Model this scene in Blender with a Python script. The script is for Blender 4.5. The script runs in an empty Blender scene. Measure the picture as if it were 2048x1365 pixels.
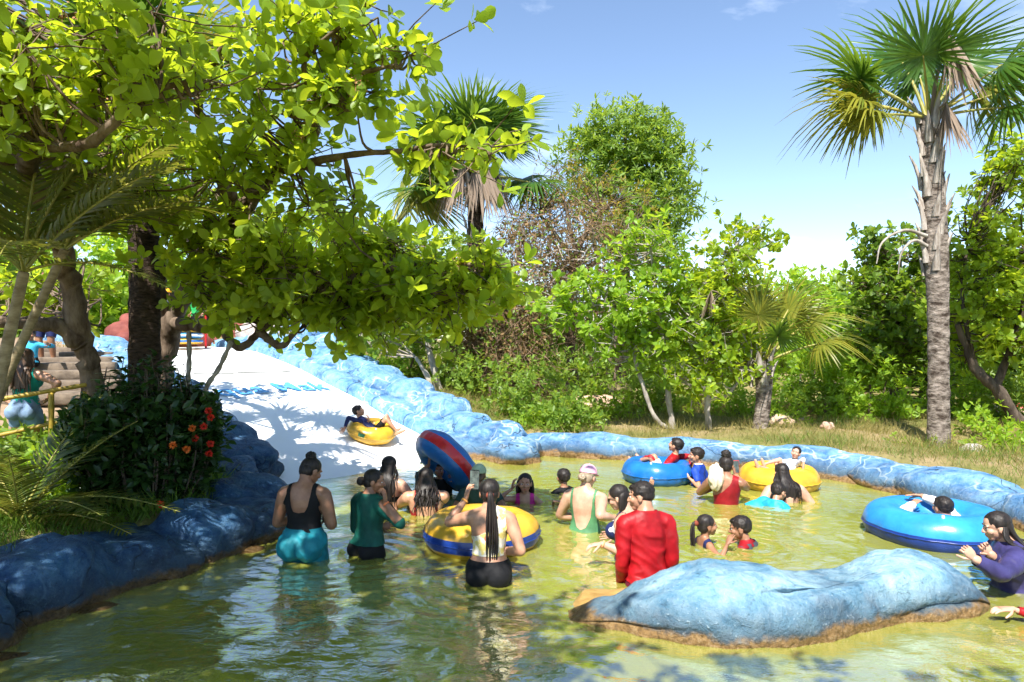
import bpy, math, random
import numpy as np
from mathutils import Vector, Matrix, noise as mnoise
R = math.radians
rng = np.random.default_rng(7); random.seed(7)
sc = bpy.context.scene; col = sc.collection

# ---------------------------------------------------------------- camera, sky, sun, exposure
CH = 1.9; FPX = 1365.0
cam = bpy.data.cameras.new('camera'); cam.lens = 24.0; cam.sensor_width = 36.0; cam.clip_end = 3000; cam.clip_start = 0.05
cam_o = bpy.data.objects.new('camera', cam); col.objects.link(cam_o)
cam_o.location = (0, 0, CH); cam_o.rotation_euler = (R(90), 0, 0); sc.camera = cam_o
SUN_EL, SUN_AZ = 55.0, -163.0          # azimuth from +Y (away from the camera) towards +X
world = bpy.data.worlds.new('World'); sc.world = world; world.use_nodes = True
wn = world.node_tree.nodes; wl = world.node_tree.links; wn.clear()
sky = wn.new('ShaderNodeTexSky'); sky.sky_type = 'NISHITA'; sky.sun_disc = False
sky.sun_elevation = R(SUN_EL); sky.sun_rotation = R(SUN_AZ); sky.air_density = 1.0; sky.dust_density = 0.0; sky.ozone_density = 0.7; sky.altitude = 1200
wtc = wn.new('ShaderNodeTexCoord'); wmp = wn.new('ShaderNodeMapping'); wmp.inputs['Scale'].default_value = (1.0, 1.0, 2.6)
wmp.inputs['Location'].default_value = (8.3, 4.1, 1.9)
wno = wn.new('ShaderNodeTexNoise'); wno.inputs['Scale'].default_value = 2.6; wno.inputs['Detail'].default_value = 9; wno.inputs['Roughness'].default_value = 0.58
wno.inputs['Distortion'].default_value = 0.25
wrp = wn.new('ShaderNodeValToRGB'); wrp.color_ramp.elements[0].position = 0.55; wrp.color_ramp.elements[1].position = 0.84
wrp.color_ramp.elements[1].color = (0.75, 0.75, 0.75, 1)
wmx = wn.new('ShaderNodeMix'); wmx.data_type = 'RGBA'; wmx.inputs[7].default_value = (7.6, 8.2, 9.2, 1)
wbg = wn.new('ShaderNodeBackground'); wbg.inputs['Strength'].default_value = 0.115; wout = wn.new('ShaderNodeOutputWorld')
wl.new(wtc.outputs['Generated'], wmp.inputs['Vector']); wl.new(wmp.outputs['Vector'], wno.inputs['Vector'])
wl.new(wno.outputs['Fac'], wrp.inputs['Fac']); wl.new(wrp.outputs['Color'], wmx.inputs[0])
wl.new(sky.outputs['Color'], wmx.inputs[6]); wl.new(wmx.outputs[2], wbg.inputs['Color']); wl.new(wbg.outputs['Background'], wout.inputs['Surface'])
sun = bpy.data.lights.new('sun', 'SUN'); sun.energy = 5.0; sun.angle = R(0.53); sun.color = (1.0, 0.955, 0.88)
sun_o = bpy.data.objects.new('sun', sun); col.objects.link(sun_o)
sd_ = Vector((math.sin(R(SUN_AZ)) * math.cos(R(SUN_EL)), math.cos(R(SUN_AZ)) * math.cos(R(SUN_EL)), math.sin(R(SUN_EL))))
sun_o.rotation_euler = sd_.to_track_quat('Z', 'Y').to_euler(); sun_o.location = (0, 0, 30)
vs = sc.view_settings; vs.view_transform = 'Standard'; vs.look = 'None'; vs.gamma = 1.0; vs.exposure = 1.2; vs.use_curve_mapping = False
sc.render.engine = 'CYCLES'; cy = sc.cycles
cy.use_denoising = True; cy.use_adaptive_sampling = True; cy.adaptive_threshold = 0.03; cy.max_bounces = 8; cy.diffuse_bounces = 4; cy.glossy_bounces = 3; cy.transmission_bounces = 6; cy.transparent_max_bounces = 12
cy.caustics_reflective = False; cy.caustics_refractive = False; cy.sample_clamp_indirect = 6.0

# ---------------------------------------------------------------- helpers
def PX(u, v, d): return Vector(((u - 1024) / FPX * d, d, CH - (v - 682.5) / FPX * d))
def PW(u, v, z=0.0): return PX(u, v, (CH - z) * FPX / (v - 682.5))
def tag(o, label=None, cat=None, group=None, kind=None):
    if label: o['label'] = label
    if cat: o['category'] = cat
    if group: o['group'] = group
    if kind: o['kind'] = kind
    return o
def empty(name, loc=(0, 0, 0), label=None, cat=None, group=None):
    o = bpy.data.objects.new(name, None); o.empty_display_size = 0.1; col.objects.link(o); o.location = loc
    return tag(o, label, cat, group)
def mk(name, me, parent=None, keep=True):
    o = bpy.data.objects.new(name, me); col.objects.link(o)
    if parent is not None:
        o.parent = parent
        if keep: o.matrix_parent_inverse = Matrix.Translation(parent.location).inverted() if parent.rotation_euler.z == 0 else (Matrix.Translation(parent.location) @ parent.rotation_euler.to_matrix().to_4x4()).inverted()
    return o
class Geo:
    """collects arrays of tris / quads with material index and an optional per-face tone"""
    def __init__(s): s.V = []; s.F = {3: [], 4: []}; s.Mi = {3: [], 4: []}; s.T = {3: [], 4: []}; s.n = 0
    def add(s, V, F, mi=0, tone=0.5):
        V = np.asarray(V, dtype=np.float64).reshape(-1, 3); F = np.asarray(F, dtype=np.int64)
        if len(F) == 0: return
        k = F.shape[1]; s.V.append(V); s.F[k].append(F + s.n); s.n += len(V)
        s.Mi[k].append(np.broadcast_to(np.asarray(mi, dtype=np.int32), (len(F),)).copy())
        s.T[k].append(np.broadcast_to(np.asarray(tone, dtype=np.float32), (len(F),)).copy())
    def mesh(s, name, mats=(), smooth=True, tone=False):
        me = bpy.data.meshes.new(name)
        V = np.concatenate(s.V) if s.V else np.zeros((0, 3)); me.vertices.add(len(V)); me.vertices.foreach_set('co', V.astype(np.float32).ravel())
        idx = []; tot = []; mi = []; tn = []
        for k in (3, 4):
            if s.F[k]:
                f = np.concatenate(s.F[k]); idx.append(f.ravel()); tot.append(np.full(len(f), k)); mi.append(np.concatenate(s.Mi[k])); tn.append(np.concatenate(s.T[k]))
        idx = np.concatenate(idx).astype(np.int32); tot = np.concatenate(tot).astype(np.int32); st = np.concatenate([[0], np.cumsum(tot)[:-1]]).astype(np.int32)
        me.loops.add(len(idx)); me.loops.foreach_set('vertex_index', idx)
        me.polygons.add(len(tot)); me.polygons.foreach_set('loop_start', st); me.polygons.foreach_set('loop_total', tot)
        me.polygons.foreach_set('material_index', np.concatenate(mi)); me.polygons.foreach_set('use_smooth', np.full(len(tot), smooth))
        if tone:
            a = me.attributes.new('tone', 'FLOAT', 'FACE'); a.data.foreach_set('value', np.concatenate(tn).astype(np.float32))
        for m in mats: me.materials.append(m)
        me.update(calc_edges=True); return me
    def obj(s, name, mats=(), parent=None, smooth=True, tone=False):
        return mk(name, s.mesh(name, mats if isinstance(mats, (list, tuple)) else [mats], smooth, tone), parent)
def frame(d, up=(0, 0, 1)):
    d = np.asarray(d, float); d = d / (np.linalg.norm(d) + 1e-9); up = np.asarray(up, float)
    if abs(d @ up) > 0.97: up = np.array((0, 1.0, 0)) if abs(d[1]) < 0.9 else np.array((1.0, 0, 0))
    x = np.cross(d, up); x /= np.linalg.norm(x); return x, np.cross(x, d), d
def tube(G, pts, rad, n=6, mi=0, tone=0.5, cap=False):
    P = np.asarray([tuple(p) for p in pts], float); m = len(P); rad = np.broadcast_to(np.asarray(rad, float), (m,))
    T = np.gradient(P, axis=0); T /= (np.linalg.norm(T, axis=1, keepdims=True) + 1e-9)
    x, y, _ = frame(T[0]); an = np.arange(n) * 2 * math.pi / n; V = []
    for i in range(m):
        x = x - T[i] * (x @ T[i]); x /= (np.linalg.norm(x) + 1e-9); y = np.cross(T[i], x)
        V.append(P[i] + rad[i] * (np.cos(an)[:, None] * x + np.sin(an)[:, None] * y))
    V = np.concatenate(V); i0 = np.arange(n); F = []
    for i in range(m - 1):
        a = i * n + i0; b = i * n + (i0 + 1) % n; F.append(np.stack([a, b, b + n, a + n], 1))
    G.add(V, np.concatenate(F), mi, tone)
    if cap:
        for k, c in ((0, P[0] - T[0] * rad[0] * 0.5), (m - 1, P[-1] + T[-1] * rad[-1] * 0.5)):
            W = np.vstack([V[k * n:(k + 1) * n], c]); f = np.stack([i0, (i0 + 1) % n, np.full(n, n)], 1)
            G.add(W, f if k else f[:, ::-1], mi, tone)
def smooth_path(pts, sub=6):
    P = np.asarray([tuple(p) for p in pts], float)
    if len(P) < 3: return np.concatenate([P[:1] + (P[1:] - P[:1]) * t for t in np.linspace(0, 1, sub + 1)[:, None]], 0) if False else P[0] + (P[1] - P[0]) * np.linspace(0, 1, sub + 1)[:, None]
    Q = np.vstack([2 * P[0] - P[1], P, 2 * P[-1] - P[-2]]); out = []
    for i in range(1, len(Q) - 2):
        for t in np.arange(sub) / sub:
            a, b, c, d = Q[i - 1:i + 3]
            out.append(0.5 * (2 * b + (c - a) * t + (2 * a - 5 * b + 4 * c - d) * t * t + (3 * b - a - 3 * c + d) * t ** 3))
    out.append(P[-1]); return np.array(out)
def grid_faces(nu, nv):
    i, j = np.meshgrid(np.arange(nu - 1), np.arange(nv - 1), indexing='ij'); a = (i * nv + j).ravel()
    return np.stack([a, a + nv, a + nv + 1, a + 1], 1)
def ico(sub):
    import bmesh
    bm = bmesh.new(); bmesh.ops.create_icosphere(bm, subdivisions=sub, radius=1.0); V = np.array([v.co[:] for v in bm.verts]); F = np.array([[v.index for v in f.verts] for f in bm.faces]); bm.free(); return V, F
ICO = {k: ico(k) for k in (1, 2, 3, 4, 5)}
def pnoise(P, scale, seed=0.0, octv=1):
    return np.array([mnoise.fractal(Vector(p) * scale + Vector((seed, seed * 1.7, -seed)), 0.7, 2.1, octv) if octv > 1 else mnoise.noise(Vector(p) * scale + Vector((seed, seed * 1.7, -seed))) for p in P])
def unit(V): return V / (np.linalg.norm(V, axis=-1, keepdims=True) + 1e-9)

# ---------------------------------------------------------------- materials
class NT:
    def __init__(s, name):
        s.m = bpy.data.materials.new(name); s.m.use_nodes = True; s.t = s.m.node_tree; s.n = s.t.nodes; s.l = s.t.links
        s.b = s.n['Principled BSDF']; s.out = s.n['Material Output']
    def new(s, t, **kw):
        x = s.n.new('ShaderNode' + t)
        for k, v in kw.items():
            if k in x.inputs: x.inputs[k].default_value = v
            else: setattr(x, k, v)
        return x
    def pos(s):
        return s.new('NewGeometry').outputs['Position']
    def noise(s, scale, detail=4, rough=0.55, dist=0.0, vec=None, stretch=None):
        x = s.new('TexNoise'); x.inputs['Scale'].default_value = scale; x.inputs['Detail'].default_value = detail; x.inputs['Roughness'].default_value = rough; x.inputs['Distortion'].default_value = dist
        v = vec or s.pos()
        if stretch:
            mp = s.new('Mapping'); mp.inputs['Scale'].default_value = stretch; s.l.new(v, mp.inputs['Vector']); v = mp.outputs['Vector']
        s.l.new(v, x.inputs['Vector']); return x.outputs['Fac']
    def ramp(s, fac, stops):
        r = s.new('ValToRGB'); e = r.color_ramp.elements
        while len(e) < len(stops): e.new(0.5)
        for k, (p, c) in enumerate(stops): e[k].position = p; e[k].color = (*c, 1) if len(c) == 3 else c
        s.l.new(fac, r.inputs['Fac']); return r.outputs['Color']
    def mix(s, fac, a, b, blend='MIX'):
        x = s.new('Mix', data_type='RGBA', blend_type=blend)
        for sock, val in ((0, fac), (6, a), (7, b)):
            if hasattr(val, 'default_value') or hasattr(val, 'links'): s.l.new(val, x.inputs[sock])
            elif sock == 0: x.inputs[0].default_value = val
            else: x.inputs[sock].default_value = (*val, 1)
        return x.outputs[2]
    def math(s, op, a, b=0.0, clamp=False):
        x = s.new('Math', operation=op, use_clamp=clamp)
        for k, val in ((0, a), (1, b)):
            if hasattr(val, 'links'): s.l.new(val, x.inputs[k])
            else: x.inputs[k].default_value = val
        return x.outputs[0]
    def bump(s, h, strength=0.3, dist=0.02):
        x = s.new('Bump'); x.inputs['Strength'].default_value = strength; x.inputs['Distance'].default_value = dist; s.l.new(h, x.inputs['Height']); s.l.new(x.outputs['Normal'], s.b.inputs['Normal']); return x
    def base(s, c):
        if hasattr(c, 'links'): s.l.new(c, s.b.inputs['Base Color'])
        else: s.b.inputs['Base Color'].default_value = (*c, 1)
    def set(s, rough=0.6, spec=0.4, **kw):
        s.b.inputs['Roughness'].default_value = rough; s.b.inputs['Specular IOR Level'].default_value = spec
        for k, v in kw.items(): s.b.inputs[k].default_value = v
def pmat(name, c1, c2=None, scale=8.0, rough=0.6, spec=0.35, bump=0.0, bscale=40.0, stretch=None, dist=0.01, **kw):
    t = NT(name); t.set(rough, spec, **kw); c2 = c2 or c1
    if c1 != c2: t.base(t.ramp(t.noise(scale, 5, 0.6, stretch=stretch), [(0.35, c1), (0.65, c2)]))
    else: t.base(c1)
    if bump: t.bump(t.noise(bscale, 4, stretch=stretch), bump, dist)
    return t.m
def leafmat(name, c1, c2, tr=(0.25, 0.42, 0.03), k=0.4, rough=0.42, spec=0.35):
    t = NT(name); t.set(rough, spec)
    at = t.new('Attribute', attribute_name='tone'); c = t.mix(at.outputs['Fac'], c1, c2)
    nv = t.noise(1.3, 3); c = t.mix(t.math('MULTIPLY', nv, 0.35), c, tuple(x * 0.55 for x in c1)); t.base(c)
    tl = t.new('BsdfTranslucent'); tc = t.mix(at.outputs['Fac'], tuple(x * 0.7 for x in tr), tr); t.l.new(tc, tl.inputs['Color'])
    ms = t.new('MixShader'); ms.inputs[0].default_value = k; t.l.new(t.b.outputs[0], ms.inputs[1]); t.l.new(tl.outputs[0], ms.inputs[2]); t.l.new(ms.outputs[0], t.out.inputs['Surface'])
    return t.m
def rockpaint(name, light, mid, deep, vein=(0.62, 0.74, 0.84), veins=1.0, tide=0.10, cracks=0.8, mud=1.0):
    t = NT(name); t.set(0.62, 0.3)
    p = t.pos(); n1 = t.noise(2.2, 7, 0.62, 0.6); n2 = t.noise(9.0, 6, 0.7, 0.3); n3 = t.noise(30.0, 5, 0.7)
    c = t.ramp(n1, [(0.30, deep), (0.46, mid), (0.66, light)])
    c = t.mix(t.math('MULTIPLY', t.ramp(n2, [(0.42, (0, 0, 0)), (0.72, (1, 1, 1))]), 0.42), c, vein)
    c = t.mix(t.ramp(n2, [(0.28, (0.75, 0.75, 0.75)), (0.40, (0, 0, 0))]), c, tuple(x * 0.35 for x in deep))
    wv = t.new('Vector' + 'Math', operation='ADD'); nc = t.new('TexNoise'); nc.inputs['Scale'].default_value = 2.6; t.l.new(p, nc.inputs['Vector']); t.l.new(p, wv.inputs[0]); t.l.new(nc.outputs['Color'], wv.inputs[1])
    vo = t.new('TexVoronoi', feature='DISTANCE_TO_EDGE'); vo.inputs['Scale'].default_value = 1.7; t.l.new(wv.outputs[0], vo.inputs['Vector'])
    vm = t.ramp(vo.outputs['Distance'], [(0.010, (1, 1, 1)), (0.05, (0, 0, 0))])
    vm = t.math('MULTIPLY', t.math('MULTIPLY', vm, t.ramp(t.noise(1.4, 3), [(0.42, (0, 0, 0)), (0.55, (1, 1, 1))])), veins)
    c = t.mix(t.math('MULTIPLY', vm, 0.85), c, vein)
    sp = t.new('SeparateXYZ'); t.l.new(p, sp.inputs[0])
    zz = t.math('ADD', sp.outputs[2], t.math('MULTIPLY', t.math('SUBTRACT', n2, 0.5), 0.16)); zz = t.math('ADD', zz, t.math('MULTIPLY', t.math('SUBTRACT', n1, 0.5), 0.12))
    dk = t.ramp(zz, [(tide, (1, 1, 1)), (tide + 0.20, (0, 0, 0))]); c = t.mix(t.math('MULTIPLY', t.math('MULTIPLY', dk, n2), 1.5, True), c, (0.03, 0.045, 0.06))
    v2 = t.new('TexVoronoi', feature='DISTANCE_TO_EDGE'); v2.inputs['Scale'].default_value = 1.15; t.l.new(wv.outputs[0], v2.inputs['Vector']); ck = t.math('MULTIPLY', t.ramp(v2.outputs['Distance'], [(0.003, (1, 1, 1)), (0.012, (0, 0, 0))]), t.ramp(t.noise(0.9, 2), [(0.45, (0, 0, 0)), (0.55, (1, 1, 1))])); c = t.mix(t.math('MULTIPLY', ck, cracks), c, (0.02, 0.03, 0.04))
    c = t.mix(t.ramp(n3, [(0.60, (0, 0, 0)), (0.74, (0.55, 0.55, 0.55))]), c, vein); c = t.mix(t.ramp(n3, [(0.28, (0.6, 0.6, 0.6)), (0.40, (0, 0, 0))]), c, tuple(x * 0.3 for x in deep))
    br = t.ramp(zz, [(tide - 0.045, (1, 1, 1)), (tide - 0.005, (0, 0, 0))]); bc = t.ramp(n3, [(0.3, (0.05 * mud, 0.03 * mud, 0.010 * mud)), (0.5, (0.20 * mud, 0.115 * mud, 0.04 * mud)), (0.7, (0.28 * mud, 0.19 * mud, 0.09 * mud))]); c = t.mix(br, c, bc)
    t.base(c); wet = t.ramp(zz, [(0.0, (0.2, 0.2, 0.2)), (tide, (0.65, 0.65, 0.65))]); t.l.new(wet, t.b.inputs['Roughness'])
    h = t.math('SUBTRACT', t.math('ADD', t.math('MULTIPLY', n2, 1.0), t.math('MULTIPLY', n3, 0.6)), t.math('MULTIPLY', ck, cracks * .9)); t.bump(h, 0.85, 0.04); return t.m
MAT = {}
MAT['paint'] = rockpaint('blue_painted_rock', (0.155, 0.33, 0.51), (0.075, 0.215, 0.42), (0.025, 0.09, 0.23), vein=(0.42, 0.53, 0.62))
MAT['paint_shaded'] = rockpaint('shaded_blue_painted_rock', (0.018, 0.078, 0.175), (0.009, 0.040, 0.11), (0.004, 0.014, 0.04), vein=(0.15, 0.28, 0.40), veins=0.3, tide=0.10, mud=0.45)  # same blue paint with the left bank's shade darkened into its colours
MAT['paint_island'] = rockpaint('island_painted_rock', (0.26, 0.42, 0.50), (0.10, 0.235, 0.35), (0.022, 0.065, 0.12), vein=(0.45, 0.55, 0.60), veins=0.25, tide=0.10, cracks=0.0)
# ---------------------------------------------------------------- the lie of the land
SD = np.array((-0.7071, 0.7071)); SP = np.array((0.7071, 0.7071)); SR0 = np.array((-0.9, 11.2)); SW = 3.0   # slide: uphill, across, right foot, width
_zs = (np.array([-4, -2.2, -0.5, 0, .86, 2.0, 3.26, 4.7, 6.23, 7.6, 8.98, 10, 16]), np.array([-1.6, -1.0, -.16, 0.0, .236, .52, .837, 1.16, 1.47, 1.64, 1.72, 1.74, 1.76]))
def zslide(s): return (np.interp(np.asarray(s) - .3, *_zs) + np.interp(np.asarray(s), *_zs) + np.interp(np.asarray(s) + .3, *_zs)) / 3
def sw_of(x, y):
    dx, dy = np.asarray(x) - SR0[0], np.asarray(y) - SR0[1]; return dx * SD[0] + dy * SD[1], -(dx * SP[0] + dy * SP[1])
def slide_pt(s, w, up=0.0):
    p = SR0 + SD * s - SP * w; return Vector((p[0], p[1], float(zslide(s)) + up))
LEFT_BASE = [(-3.5, -4), (-3.35, 2.4), (-3.15, 4.2), (-2.85, 5.4), (-2.5, 6.0), (-2.3, 6.7), (-2.55, 7.5), (-3.1, 8.4), (-3.35, 9.4)]
RIGHT_BASE = [(0.3, 11.55), (1.4, 11.05), (3.0, 10.45), (4.1, 9.75), (4.6, 9.1), (4.9, 8.0), (5.15, 6.9), (5.3, 5.5), (5.4, 3.0), (5.4, -4)]
POOL = np.array(LEFT_BASE + [(-3.0, 10.2), (-0.9, 12.0)] + RIGHT_BASE)
def pool_sd(x, y):
    x = np.asarray(x, float); y = np.asarray(y, float); d = np.full(x.shape, 1e9); ins = np.zeros(x.shape, bool); n = len(POOL)
    for i in range(n):
        a, b = POOL[i], POOL[(i + 1) % n]; e = b - a; t = np.clip(((x - a[0]) * e[0] + (y - a[1]) * e[1]) / (e @ e), 0, 1)
        d = np.minimum(d, np.hypot(x - a[0] - t * e[0], y - a[1] - t * e[1]))
        c = ((a[1] > y) != (b[1] > y)) & (x < (b[0] - a[0]) * (y - a[1]) / (b[1] - a[1] + 1e-12) + a[0]); ins ^= c
    return np.where(ins, -d, d)
def lump(x, y):
    return 0.05 * np.sin(x * 1.3 + 0.7 * y) + 0.04 * np.sin(y * 1.9 - x * 0.6 + 1) + 0.02 * np.sin(x * 4.1 + y * 3.3)
def Hout(x, y):
    s, w = sw_of(x, y); side = np.where(w < 0, np.clip(1 - (-w - 1) / 9.0, 0, 1), 1.0)
    z = 0.30 + np.maximum(zslide(s) - 0.12, 0) * side + np.clip(y - 15, 0, 60) * 0.028 + np.clip(y - 40, 0, 400) * 0.0
    return z + lump(x, y) * 0.8
def H(x, y):
    x = np.asarray(x, float); y = np.asarray(y, float); sd = pool_sd(x, y); s, w = sw_of(x, y)
    out = Hout(x, y); k = np.clip((sd - 0.1) / 0.55, 0, 1); fl = -0.80 - 0.22 * np.clip((y - 6.2) / 1.5, 0, 1)
    z = np.where(sd < 0.1, fl, fl + (out - fl) * k * k * (3 - 2 * k))
    foot = (w > -0.25) & (w < SW + 0.25) & (s > -2.4) & (s < 16); return np.where(foot, np.minimum(z, zslide(s) - 0.22), z)
def Hs(x, y): return float(H(np.array([x]), np.array([y]))[0])
def axis(lo, hi, step, far):
    a = np.arange(lo, hi + 1e-6, step); g = np.cumsum(step * 1.35 ** np.arange(1, 40)); g = g[g < far]; return np.concatenate([lo - g[::-1], a, hi + g])
gx = axis(-16, 18, 0.22, 900); gy = axis(-4, 30, 0.22, 900); GX, GY = np.meshgrid(gx, gy, indexing='ij')
GZ = H(GX.ravel(), GY.ravel())
t = NT('earth_and_pool_bed'); t.set(0.95, 0.15)
p_ = t.pos(); sp_ = t.new('SeparateXYZ'); t.l.new(p_, sp_.inputs[0]); nA = t.noise(1.1, 6, 0.6); nB = t.noise(14, 5, 0.65)
c_ = t.ramp(nA, [(0.30, (0.09, 0.12, 0.025)), (0.45, (0.17, 0.17, 0.05)), (0.58, (0.30, 0.23, 0.11)), (0.72, (0.38, 0.28, 0.17))]); c_ = t.mix(t.math('MULTIPLY', nB, 0.5), c_, (0.12, 0.10, 0.04))
bed = t.ramp(nA, [(0.3, (0.30, 0.27, 0.045)), (0.6, (0.42, 0.37, 0.06)), (0.75, (0.48, 0.34, 0.10))]); c_ = t.mix(t.ramp(sp_.outputs[2], [(0.0, (1, 1, 1)), (0.06, (0, 0, 0))]), c_, bed); t.base(c_)
t.bump(nB, 0.6, 0.05); MAT['earth'] = t.m
G = Geo(); G.add(np.stack([GX.ravel(), GY.ravel(), GZ], 1), grid_faces(len(gx), len(gy))[:, ::-1]); tag(G.obj('ground', MAT['earth']), kind='structure')

# ---------------------------------------------------------------- water
wx = np.arange(-4.2, 6.0, 0.035); wy = np.concatenate([np.arange(-4, 2.4, 0.2), np.arange(2.4, 12.6, 0.035)]); WX, WY = np.meshgrid(wx, wy, indexing='ij')
WZ = np.zeros_like(WX); wr = np.random.default_rng(3)
for k in range(46):
    lam = 0.16 * (1.9 / 0.16) ** wr.random(); an = wr.normal(0.25, 0.75) + (math.pi / 2); ph = wr.random() * 6.28; am = 0.0040 * (lam ** 0.75)
    u_ = WX * math.cos(an) + WY * math.sin(an) + 0.10 * np.sin(WX * 1.7 + k) + 0.08 * np.sin(WY * 2.3 + 2 * k); WZ += am * (1 - np.abs(np.sin(math.pi * u_ / lam + ph))) ** 1.3 * 1.4 * (0.6 + 0.4 * np.sin(WX * 0.9 + WY * 0.7 + k))
WZ *= np.interp(WY, [4, 6.5, 9], [1.15, .85, .6])
RIP = [(608, 1118), (738, 1108), (852, 1027), (978, 1163), (1050, 1004), (1128, 982), (1170, 1058), (1294, 1175), (1396, 968), (1452, 1006), (1572, 1003), (1547, 1015), (1410, 1091), (1498, 1092), (2010, 1190), (1245, 1110)]
for k, (u_, v_) in enumerate(RIP):
    q = PW(u_, v_); r_ = np.hypot(WX - q.x, WY - q.y); WZ += 0.0075 * np.exp(-np.maximum(r_ - .15, 0) / .38) * np.cos(2 * math.pi * r_ / (.15 + .01 * (k % 4)) + k) * (r_ < 2)
WZ -= WZ.mean(); G = Geo(); G.add(np.stack([WX.ravel(), WY.ravel(), WZ.ravel()], 1), grid_faces(len(wx), len(wy))[:, ::-1])
t = NT('pool_water'); t.n.remove(t.b)
nw = t.noise(1.1, 4, 0.6); murk = t.ramp(nw, [(0.30, (0.29, 0.305, 0.052)), (0.55, (0.355, 0.365, 0.062)), (0.75, (0.40, 0.385, 0.08))])
df = t.new('BsdfDiffuse'); t.l.new(murk, df.inputs['Color'])
tp = t.new('BsdfTransparent'); tp.inputs['Color'].default_value = (0.72, 0.74, 0.42, 1)
gl = t.new('BsdfGlossy'); gl.inputs['Roughness'].default_value = 0.04; gl.inputs['Color'].default_value = (1, 1, 1, 1)
bp = t.new('Bump'); bp.inputs['Strength'].default_value = 0.35; bp.inputs['Distance'].default_value = 0.02
t.l.new(t.noise(9.0, 4, 0.5, 0.4, stretch=(1, 1.6, 1)), bp.inputs['Height']); fr = t.new('Fresnel'); fr.inputs['IOR'].default_value = 1.33
for x_ in (gl, fr): t.l.new(bp.outputs['Normal'], x_.inputs['Normal'])
m1 = t.new('MixShader'); m1.inputs[0].default_value = 0.80; t.l.new(df.outputs[0], m1.inputs[2]); t.l.new(tp.outputs[0], m1.inputs[1])
m2 = t.new('MixShader'); t.l.new(t.math('MULTIPLY', fr.outputs[0], 0.52), m2.inputs[0]); t.l.new(m1.outputs[0], m2.inputs[1]); t.l.new(gl.outputs[0], m2.inputs[2]); t.l.new(m2.outputs[0], t.out.inputs['Surface']); MAT['water'] = t.m
tag(G.obj('water', MAT['water']), kind='structure')

# ---------------------------------------------------------------- water slide
t = NT('white_slide_coating'); t.set(0.45, 0.4); n_ = t.noise(1.2, 6, 0.65, stretch=(1, 1, 1)); n2_ = t.noise(18, 4)
c_ = t.ramp(n_, [(0.3, (0.80, 0.80, 0.79)), (0.7, (0.86, 0.86, 0.85))]); c_ = t.mix(t.ramp(n2_, [(0.62, (0, 0, 0)), (0.8, (0.12, 0.12, 0.12))]), c_, (0.45, 0.45, 0.42)); t.base(c_); t.bump(n2_, 0.15, 0.01); MAT['slide'] = t.m
slide = empty('water_slide', tuple(slide_pt(0, 1.5)), 'wide white water slide sloping into the pool with blue lettering', 'water slide')
ss = np.linspace(-1.3, 10.5, 66); wws = np.linspace(-0.12, SW + 0.12, 18); G = Geo()
S_, W_ = np.meshgrid(ss, wws, indexing='ij'); XY = SR0 + S_.ravel()[:, None] * SD - W_.ravel()[:, None] * SP
ZZ = zslide(S_.ravel()) + 0.012 * np.sin(XY[:, 0] * 2.1 + XY[:, 1] * 1.3); G.add(np.column_stack([XY, ZZ]), grid_faces(len(ss), len(wws))); G.obj('chute', MAT['slide'], slide)
MAT['blue_letter'] = pmat('blue_lettering_paint', (0.03, 0.25, 0.60), (0.16, 0.42, 0.70), 9, 0.5)
fc = bpy.data.curves.new('lettering', 'FONT'); fc.body = 'Aqua Mak'; fc.size = 1.0; fc.offset = 0.022; fc.space_character = 1.05
fo = bpy.data.objects.new('lettering_source', fc); col.objects.link(fo); bpy.context.view_layer.update()
tm = bpy.data.meshes.new_from_object(fo.evaluated_get(bpy.context.evaluated_depsgraph_get())); bpy.data.objects.remove(fo)
tv = np.array([v.co[:] for v in tm.vertices]); wd = tv[:, 0].max() - tv[:, 0].min()
for v in tm.vertices:
    tx = (v.co.x - tv[:, 0].min()) / wd; q = slide_pt(3.62 + v.co.y * 0.80, SW - 0.16 - tx * (SW - 0.32)); v.co = (q.x, q.y, q.z + 0.012 * math.sin(q.x * 2.1 + q.y * 1.3) + 0.03)
tm.materials.clear(); tm.materials.append(MAT['blue_letter']); mk('lettering', tm, slide)
MAT['dark_seam'] = pmat('dark_seam', (0.07, 0.07, 0.06))
for w0, w1, ph in ((2.3, 1.55, 0.0), (1.45, 0.3, 2.0)):
    G = Geo(); tube(G, [slide_pt(5.1 + 0.06 * math.sin(w * 3.5 + ph), w, 0.018) for w in np.linspace(w0, w1, 24)], 0.010, 5); G.obj('seam', MAT['dark_seam'], slide)

# ---------------------------------------------------------------- moulded painted rock walls
def boulder(name, c, rad, yaw, mat, parent, seed, sub=4, rough=0.16, flat=0.0, label=None):
    V, F = ICO[sub]; V = np.sign(V) * np.abs(V) ** 0.82; V = V * (1 + rough * pnoise(V, 1.3, seed)[:, None] + rough * 0.45 * pnoise(V, 3.1, seed + 5)[:, None])
    W = V * np.array(rad)
    ca, sa = math.cos(yaw), math.sin(yaw); W = np.stack([W[:, 0] * ca - W[:, 1] * sa, W[:, 0] * sa + W[:, 1] * ca, W[:, 2]], 1) + np.array(c)
    W += 0.012 * pnoise(W, 9.0, seed)[:, None] * unit(V)
    G = Geo(); G.add(W, F); o = G.obj(name, mat, parent)
    if label: o['label'] = label
    return o
def along(path, step):
    P = smooth_path([(x, y, 0) for x, y in path], 12); d = np.concatenate([[0], np.cumsum(np.linalg.norm(np.diff(P, axis=0), axis=1))])
    out = []; q = step * 0.5; k = 0
    while q < d[-1]:
        i = np.searchsorted(d, q); f = (q - d[i - 1]) / (d[i] - d[i - 1]); p = P[i - 1] + f * (P[i] - P[i - 1]); tg = P[i] - P[i - 1]; out.append((p[:2], tg[:2] / np.linalg.norm(tg), k)); q += step * random.uniform(0.82, 1.2); k += 1
    return out
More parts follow.
